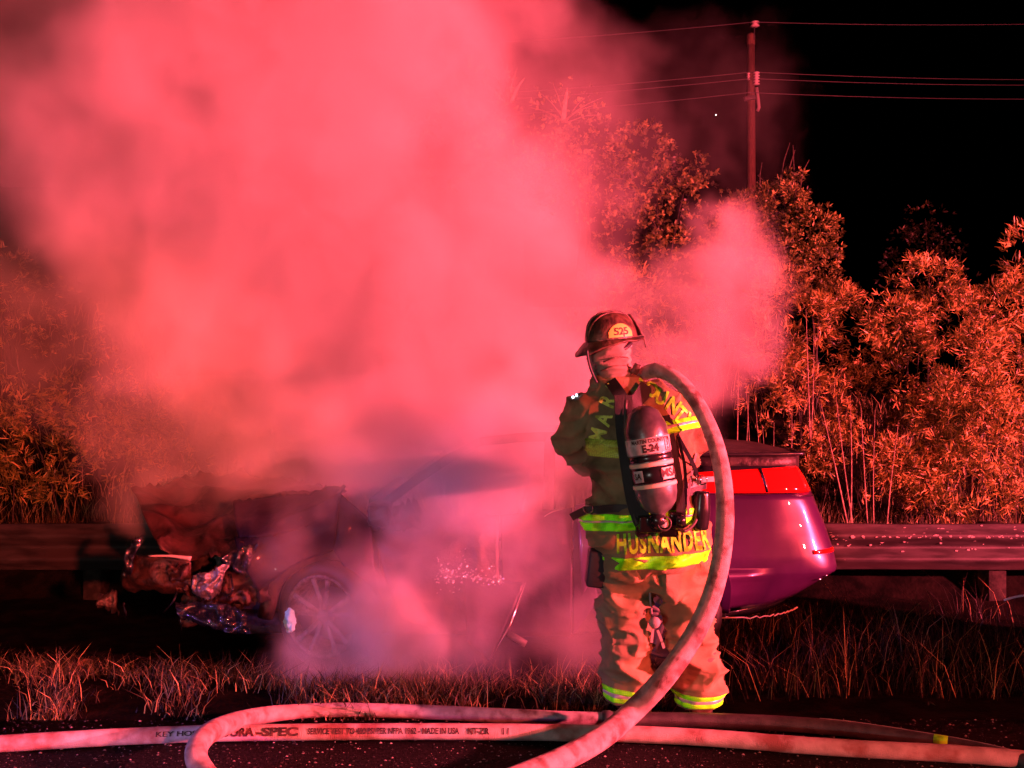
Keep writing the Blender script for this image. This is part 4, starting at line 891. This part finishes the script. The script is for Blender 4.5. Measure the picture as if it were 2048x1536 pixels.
for c, ya, m_ in ((P(1258, 1400, FY+.02), R(-4), 'rubber'), (P(1402, 1405, FY-.03), R(10), 'boot_paler')):
    Mb = Matrix.Translation((c.x, c.y, 0)) @ Matrix.Rotation(-ya, 4, 'Z')
    pts = lambda a: [Mb @ Vector(q) for q in a]
    o = link('boot', remeshed('boot', [limb(pts([(0, 0, .30), (0, 0, .16), (0, -.01, .075)]), [.072, .068, .066]), limb(pts([(0, -.045, .062), (0, .05, .058), (0, .14, .050), (0, .19, .042)]), [.058, .056, .054, .036])], .008, 4), M[m_], ff)
    for vv in o.data.vertices: vv.co.z = max(vv.co.z, .014)
    so_ = link('sole', remeshed('sole', [boxvf(Mb @ Vector((0, .065, .014)), (.108, .30, .026), Mb.to_3x3())], .007, 3), M['rubber'], o)
# things on the coat
box('radio_pouch', P(1192, 1135, FY+.0), (.085, .12, .17), M['pouch'], ff, Matrix.Rotation(R(6), 3, 'Y'), bevel=.012)
box('shoulder_light', P(1152, 792, 4.62), (.03, .03, .016), M['plastic'], ff, Matrix.Rotation(R(-35), 3, 'Y'))
for dx in (-4, 3):
    v, f = ball(Matrix.Translation(P(1150+dx, 792-dx*.6, 4.60)), (0, 0, 0), (.0055, .0055, .0055), 8, 6); link('light_emitter', pymesh('light_emitter', v, f), mat('led', (1, 1, 1), emit=((.55, .7, 1), 14)), ff)

# ------------------------------------------------------------------ air pack on his back
ap = thing('breathing_apparatus', 'air cylinder in black harness strapped on the firefighter\'s back', 'air tank', P(1322, 1045, 4.36))
B0, T0 = P(1322, 1040, 4.33), P(1283, 812, 4.36); zz_ = (T0-B0).normalized(); xx_ = Vector((0, 1, 0)).cross(zz_).normalized(); yy_ = zz_.cross(xx_)
TM = Matrix((xx_, yy_, zz_)).transposed().to_4x4(); TM.translation = B0; LEN = (T0-B0).length; RT = .094
rev('cylinder', [(.001, .0), (.022, .0), (.024, .025), (.055, .045), (.080, .075), (RT-.003, .115), (RT, .15), (RT, .38), (RT, .385)], M['alu'], ap, TM, 48)
rev('cylinder_dome', [(RT+.002, .372), (RT+.001, .41), (RT-.010, LEN-.065), (.070, LEN-.030), (.045, LEN-.010), (.02, LEN), (.001, LEN)], M['alutop'], ap, TM, 48)
def tband(name, z0, z1, m, off=.003): return rev(name, [(RT, z0), (RT+off, z0+.002), (RT+off, z1-.002), (RT, z1)], m, ap, TM, 48)
tband('name_label', .295, .365, M['label']); tband('dark_stripe', .262, .290, M['plastic'], .002); tband('cream_stripe', .240, .258, M['cream'])
tband('logo_band', .168, .238, M['plastic'], .0025); tband('cream_stripe', .147, .165, M['cream'])
def cylpt(x, z, off): a = -PI/2+x/RT; return TM @ Vector(((RT+off)*math.cos(a), (RT+off)*math.sin(a), z))
def cpatch(name, x0, x1, z0, z1, m, off):
    v = []; f = []; n = 10
    for i in range(n+1): x = x0+(x1-x0)*i/n; v += [cylpt(x, z0, off), cylpt(x, z1, off)]
    for i in range(n): f.append((2*i, 2*i+2, 2*i+3, 2*i+1))
    return link(name, pymesh(name, v, f), m, ap)
def ctext(body, size, x, z, m, off=.0045, bold=.03, sq=.85, sp=1.0):
    me = textmesh(body, size, bold, .008, sp, squash=sq); mapmesh(me, lambda p: cylpt(x+p.x, z+p.y, off)); me.name = 'lettering'; return link('lettering', me, m, ap)
cpatch('logo_label', .028, .095, .178, .228, M['cream'], .0045); cpatch('logo_label', -.105, -.055, .178, .228, M['label'], .0045)
ctext('MSA', .048, .066, .203, M['ink'], .006, .035, 1.0); ctext('SA', .036, -.082, .203, M['ink'], .006, .03)
ctext('MARTIN COUNTY FR', .024, .005, .350, M['ink'], bold=.03, sq=.8); ctext('E-24', .044, -.005, .318, M['ink'], bold=.05, sq=.9); ctext('3', .026, .082, .330, M['ink']); ctext('A', .018, .082, .310, M['ink'])
for a_, b_ in (((.066, .300), (.066, .358)), ((.098, .300), (.098, .358)), ((.066, .358), (.098, .358)), ((.066, .300), (.098, .300))): tube('label_frame', [cylpt(*a_, .004), cylpt((a_[0]+b_[0])/2, (a_[1]+b_[1])/2, .004), cylpt(*b_, .004)], .0012, M['ink'], ap, 4)
# valve, regulator block and gauge
link('regulator', remeshed('regulator', [boxvf(P(1300, 1048, 4.36), (.10, .07, .07)), ball(Matrix.Translation(P(1315, 1040, 4.33)), (0, 0, 0), (.04, .04, .04)), boxvf(P(1352, 1040, 4.36), (.06, .05, .07)), boxvf(P(1282, 1062, 4.38), (.05, .05, .05)), boxvf(P(1335, 1062, 4.38), (.08, .05, .05))], .007, 3), M['plastic'], ap)
gm = frame_to((0, -1, .12), loc=P(1328, 1047, 4.31)); rev('gauge', [(.031, -.035), (.034, 0), (.032, .012), (.026, .014), (.026, .008)], M['rubber'], ap, gm, 28); rev('gauge_face', [(.001, .0085), (.019, .009), (.0191, .002)], M['label'], ap, gm, 24)
tube('gauge_needle', [gm @ Vector((-.002, -.004, .0095)), gm @ Vector((.004, .004, .0095)), gm @ Vector((.009, .011, .0095))], .0016, M['ink'], ap, 5)
tube('hand_wheel', [P(1352, 1040, 4.33), P(1362, 1041, 4.33), P(1368, 1043, 4.33)], .022, M['plastic'], ap, 14)
def strap(name, pts, w, m, parent=ap, th=.004, face=(0, -1, 0)):
    """flat webbing: w half width"""
    p = catmull([Vector(q) for q in pts], 6); v = []; f = []; fc = Vector(face)
    for i, c in enumerate(p):
        t = (p[min(i+1, len(p)-1)]-p[max(i-1, 0)]).normalized(); s = t.cross(fc).normalized()
        nn = s.cross(t).normalized()
        for a, b in ((-1, -1), (1, -1), (1, 1), (-1, 1)): v.append(c+s*w*a+nn*th*b)
    for i in range(len(p)-1):
        for k in range(4): f.append((i*4+k, i*4+(k+1) % 4, i*4+4+(k+1) % 4, i*4+4+k))
    f.append((0, 1, 2, 3)); f.append(tuple(len(v)-4+k for k in (3, 2, 1, 0)))
    me = pymesh(name, v, f, False); return link(name, me, m, parent)
def oncoat(px_, py_, off=.012):
    x = P(px_, 0, FY).x; z = P(0, py_, FY).z; h = bvh.ray_cast(Vector((x, FY-1, z)), Vector((0, 1, 0)))
    return Vector((x, (h[0].y if h[0] is not None else FY)-off, z))
strap('back_frame', [oncoat(1240, 790, .02), oncoat(1242, 850, .02), oncoat(1250, 930, .025), oncoat(1262, 1000, .03), oncoat(1285, 1058, .04)], .040, M['black'], th=.010)
strap('back_frame', [oncoat(1322, 830, .02), oncoat(1335, 900, .02), oncoat(1345, 970, .025), oncoat(1350, 1040, .035)], .020, M['black'], th=.008)
strap('shoulder_strap', [oncoat(1218, 762, .008), oncoat(1232, 785, .014), oncoat(1250, 815, .02)], .028, M['black'])
strap('shoulder_strap', [oncoat(1292, 772, .01), oncoat(1275, 795, .018), oncoat(1256, 815, .022), oncoat(1252, 840, .024)], .036, M['black'])
strap('side_strap', [oncoat(1330, 838, .02), oncoat(1352, 880, .014), oncoat(1376, 925, .012), oncoat(1390, 952, .01)], .009, M['black'])
strap('side_strap', [oncoat(1386, 905, .01), oncoat(1374, 940, .012), oncoat(1366, 985, .014), oncoat(1364, 1020, .014)], .005, M['greystrap'])
strap('side_strap', [oncoat(1345, 870, .025), oncoat(1356, 930, .02), oncoat(1358, 1000, .02)], .007, M['plastic'])
strap('waist_belt', [oncoat(1362, 978, .012), oncoat(1380, 976, .012), P(1402, 972, 4.52), P(1412, 970, 4.56)], .018, M['black'])
strap('waist_belt', [oncoat(1365, 966, .02), oncoat(1385, 962, .018), P(1402, 960, 4.48), P(1422, 958, 4.50), P(1436, 958, 4.53)], .012, M['greystrap'])
strap('waist_belt', [oncoat(1262, 1008, .014), oncoat(1225, 1008, .012), oncoat(1190, 1014, .012), P(1168, 1022, 4.52), P(1143, 1034, 4.56)], .018, M['black'])
def dring(c, w, h, rot):
    pts = [(-.5, -.5), (-.5, .5), (.1, .5), (.45, .3), (.5, 0), (.45, -.3), (.1, -.5), (-.5, -.5)]; Rm = Matrix.Rotation(rot, 3, 'Y')
    return tube('d_ring', [c+Rm @ Vector((a*w, 0, b*h)) for a, b in pts], .0032, M['chrome'], ap, 8)
dring(P(1404, 960, 4.46), .046, .040, 0); dring(P(1177, 1018, 4.49), .036, .042, R(70))
tube('buckle_bar', [P(1401, 951, 4.46), P(1401, 969, 4.46)], .003, M['chrome'], ap, 6)
o = link('alarm_pouch', remeshed('alarm_pouch', [limb([P(1404, 982, 4.50), P(1402, 1020, 4.50), P(1400, 1060, 4.50)], [.036, .044, .038])], .008, 4), M['plastic'], ap)
tube('air_line', catmull([P(1345, 1050, 4.36), P(1370, 1062, 4.40), P(1392, 1040, 4.47), P(1398, 1000, 4.48)], 5), .008, M['rubber'], ap, 8)
tube('air_line', catmull([P(1285, 1060, 4.38), P(1268, 1030, 4.40), P(1262, 960, 4.42), P(1250, 870, 4.42), P(1252, 800, 4.42)], 5), .008, M['rubber'], ap, 8)
for x_, y_ in ((1268, 985), (1272, 1003), (1262, 968)): box('rivet', oncoat(x_, y_, .045), (.008, .004, .016), M['chrome'], ap, bevel=.002)
# clip with two straps hanging between the legs
cl = thing('hanging_clip', 'round pale clip with two short straps hanging between the firefighter\'s legs', 'strap', P(1308, 1245, 4.5))
tube('cord', [P(1302, 1150, 4.52), P(1300, 1190, 4.51), P(1303, 1228, 4.5)], .006, M['greystrap'], cl, 8)
v, f = ball(Matrix.Translation(P(1309, 1245, 4.5)), (0, 0, 0), (.027, .02, .027)); link('clip', pymesh('clip', v, f), M['greystrap'], cl)
strap('strap_tail', [P(1306, 1258, 4.5), P(1304, 1275, 4.5), P(1303, 1285, 4.5)], .006, M['greystrap'], cl); strap('strap_tail', [P(1315, 1260, 4.5), P(1322, 1278, 4.5), P(1328, 1296, 4.5)], .006, M['greystrap'], cl)

# ------------------------------------------------------------------ smoke: a fog grid sculpted from drifting lobes
def e(px_, py_, Y, rx_, ry_, ryd, a): c = P(px_, py_, Y); s = Y/FPX; return (c, (rx_*s, ryd, ry_*s), a)
LOBES = [
 # px, py, depth Y, radius x px, radius y px, radius depth m, amount
 e(700, 780, 7.4, 400, 290, 1.3, 1.0), e(650, 600, 7.6, 480, 330, 1.7, 1.0), e(900, 700, 7.0, 340, 280, 1.2, 1.0),
 e(450, 330, 7.8, 500, 330, 1.7, 1.0), e(600, 80, 8.0, 480, 320, 1.7, .8), e(300, -60, 8.0, 480, 320, 1.7, .32),
 e(1000, 480, 7.6, 260, 260, 1.2, .8), e(880, 200, 8.0, 260, 260, 1.2, .5), e(1080, 880, 6.9, 230, 240, .9, 1.2),
 e(1130, 640, 7.2, 200, 240, .9, .7), e(1130, 270, 8.4, 300, 260, 1.2, .17), e(1020, 60, 8.4, 230, 200, 1.2, .22),
 e(1430, 590, 7.2, 150, 155, .6, .95), e(1450, 500, 7.3, 100, 100, .5, 1.0), e(1330, 730, 7.0, 150, 150, .6, .8), e(1390, 700, 7.1, 90, 120, .5, .8), e(1260, 800, 6.9, 160, 170, .5, .8),
 e(900, 1080, 5.6, 330, 200, .40, .62), e(860, 1240, 5.3, 280, 160, .4, .85), e(755, 1210, 5.4, 125, 155, .45, 3.8), e(1090, 1150, 5.4, 190, 250, .35, .16), e(980, 880, 5.6, 330, 140, .5, 1.5), e(760, 860, 5.9, 280, 110, .5, .6), e(850, 900, 5.8, 250, 100, .45, .9),
 e(350, 840, 7.9, 200, 180, .8, .42), e(300, 990, 6.6, 90, 90, .4, .25), e(520, 960, 6.0, 230, 80, .4, .08), e(1120, 850, 4.75, 150, 190, .30, .48), e(110, 330, 8.5, 270, 360, 1.2, .28), e(60, 620, 8.3, 300, 220, .9, .22),
 e(1220, 1300, 5.6, 150, 110, .4, .2), e(1400, 260, 9.0, 330, 260, .9, .045),
]
def build_smoke(name, lo, hi, res, lobes, gain):
    ng = bpy.data.node_groups.new(name+'_grid', 'GeometryNodeTree'); ng.interface.new_socket('Geometry', in_out='OUTPUT', socket_type='NodeSocketGeometry')
    N = ng.nodes; L = ng.links
    def math_(op, a, b=None, c=None, clamp=False):
        n = N.new('ShaderNodeMath'); n.operation = op; n.use_clamp = clamp
        for i, q in enumerate((a, b, c)):
            if q is None: continue
            if isinstance(q, (int, float)): n.inputs[i].default_value = q
            else: L.new(q, n.inputs[i])
        return n.outputs[0]
    def vm(op, a, b=None, s=None):
        n = N.new('ShaderNodeVectorMath'); n.operation = op
        for i, q in enumerate((a, b)):
            if q is None: continue
            if isinstance(q, (tuple, Vector)): n.inputs[i].default_value = tuple(q)
            else: L.new(q, n.inputs[i])
        if s is not None: n.inputs['Scale'].default_value = s
        return n.outputs['Value'] if op in ('LENGTH', 'DOT_PRODUCT') else n.outputs['Vector']
    pos = N.new('GeometryNodeInputPosition').outputs[0]
    def nz(scale, detail, vec, out='Color', rough=.55):
        n = N.new('ShaderNodeTexNoise'); n.inputs['Scale'].default_value = scale; n.inputs['Detail'].default_value = detail; n.inputs['Roughness'].default_value = rough; L.new(vec, n.inputs['Vector']); return n.outputs[out]
    w1 = vm('SUBTRACT', nz(.55, 2, pos), (.5, .5, .5)); w2 = vm('SUBTRACT', nz(2.2, 3, pos), (.5, .5, .5))
    p = vm('ADD', vm('ADD', pos, vm('SCALE', w1, s=1.5)), vm('SCALE', w2, s=.75))
    tot = None
    for c, r, a in lobes:
        d = vm('LENGTH', vm('DIVIDE', vm('SUBTRACT', p, tuple(c)), tuple(r)))
        mr_ = N.new('ShaderNodeMapRange'); mr_.interpolation_type = 'SMOOTHSTEP'; mr_.inputs['From Min'].default_value = 1.08; mr_.inputs['From Max'].default_value = .45; mr_.inputs['To Min'].default_value = 0; mr_.inputs['To Max'].default_value = a
        L.new(d, mr_.inputs['Value']); tot = mr_.outputs[0] if tot is None else math_('MAXIMUM', tot, mr_.outputs[0])
    n1 = nz(1.4, 8, p, 'Fac', .68); billow = math_('MULTIPLY_ADD', n1, 3.9, -1.30, clamp=True)
    dens = math_('MULTIPLY', math_('MULTIPLY', tot, math_('MULTIPLY_ADD', billow, .9, .1)), gain)
    dens = math_('SUBTRACT', dens, .04); dens = math_('MAXIMUM', dens, 0)
    vc = N.new('GeometryNodeVolumeCube'); L.new(dens, vc.inputs['Density']); vc.inputs['Min'].default_value = lo; vc.inputs['Max'].default_value = hi
    for i, k in enumerate(('Resolution X', 'Resolution Y', 'Resolution Z')): vc.inputs[k].default_value = res[i]
    sm = N.new('GeometryNodeSetMaterial'); L.new(vc.outputs[0], sm.inputs[0])
    m = bpy.data.materials.new(name); m.use_nodes = True; mn = m.node_tree.nodes; mn.remove(mn['Principled BSDF'])
    pv = mn.new('ShaderNodeVolumePrincipled'); pv.inputs['Color'].default_value = (.90, .90, .91, 1); pv.inputs['Density'].default_value = 1; pv.inputs['Anisotropy'].default_value = -.25
    m.node_tree.links.new(pv.outputs[0], mn['Material Output'].inputs['Volume']); sm.inputs['Material'].default_value = m
    go = N.new('NodeGroupOutput'); L.new(sm.outputs[0], go.inputs[0])
    me = bpy.data.meshes.new(name); me.from_pydata([lo, hi], [], []); me.materials.append(m)
    o = bpy.data.objects.new(name, me); C.objects.link(o); md = o.modifiers.new('grid', 'NODES'); md.node_group = ng
    return kind(o, 'stuff', 'billowing smoke lit red, pouring from the burnt car and filling the upper left')
build_smoke('smoke', (-6.2, 4.4, -.5), (3.2, 10.4, 6.4), (180, 115, 132), LOBES, 2.5)
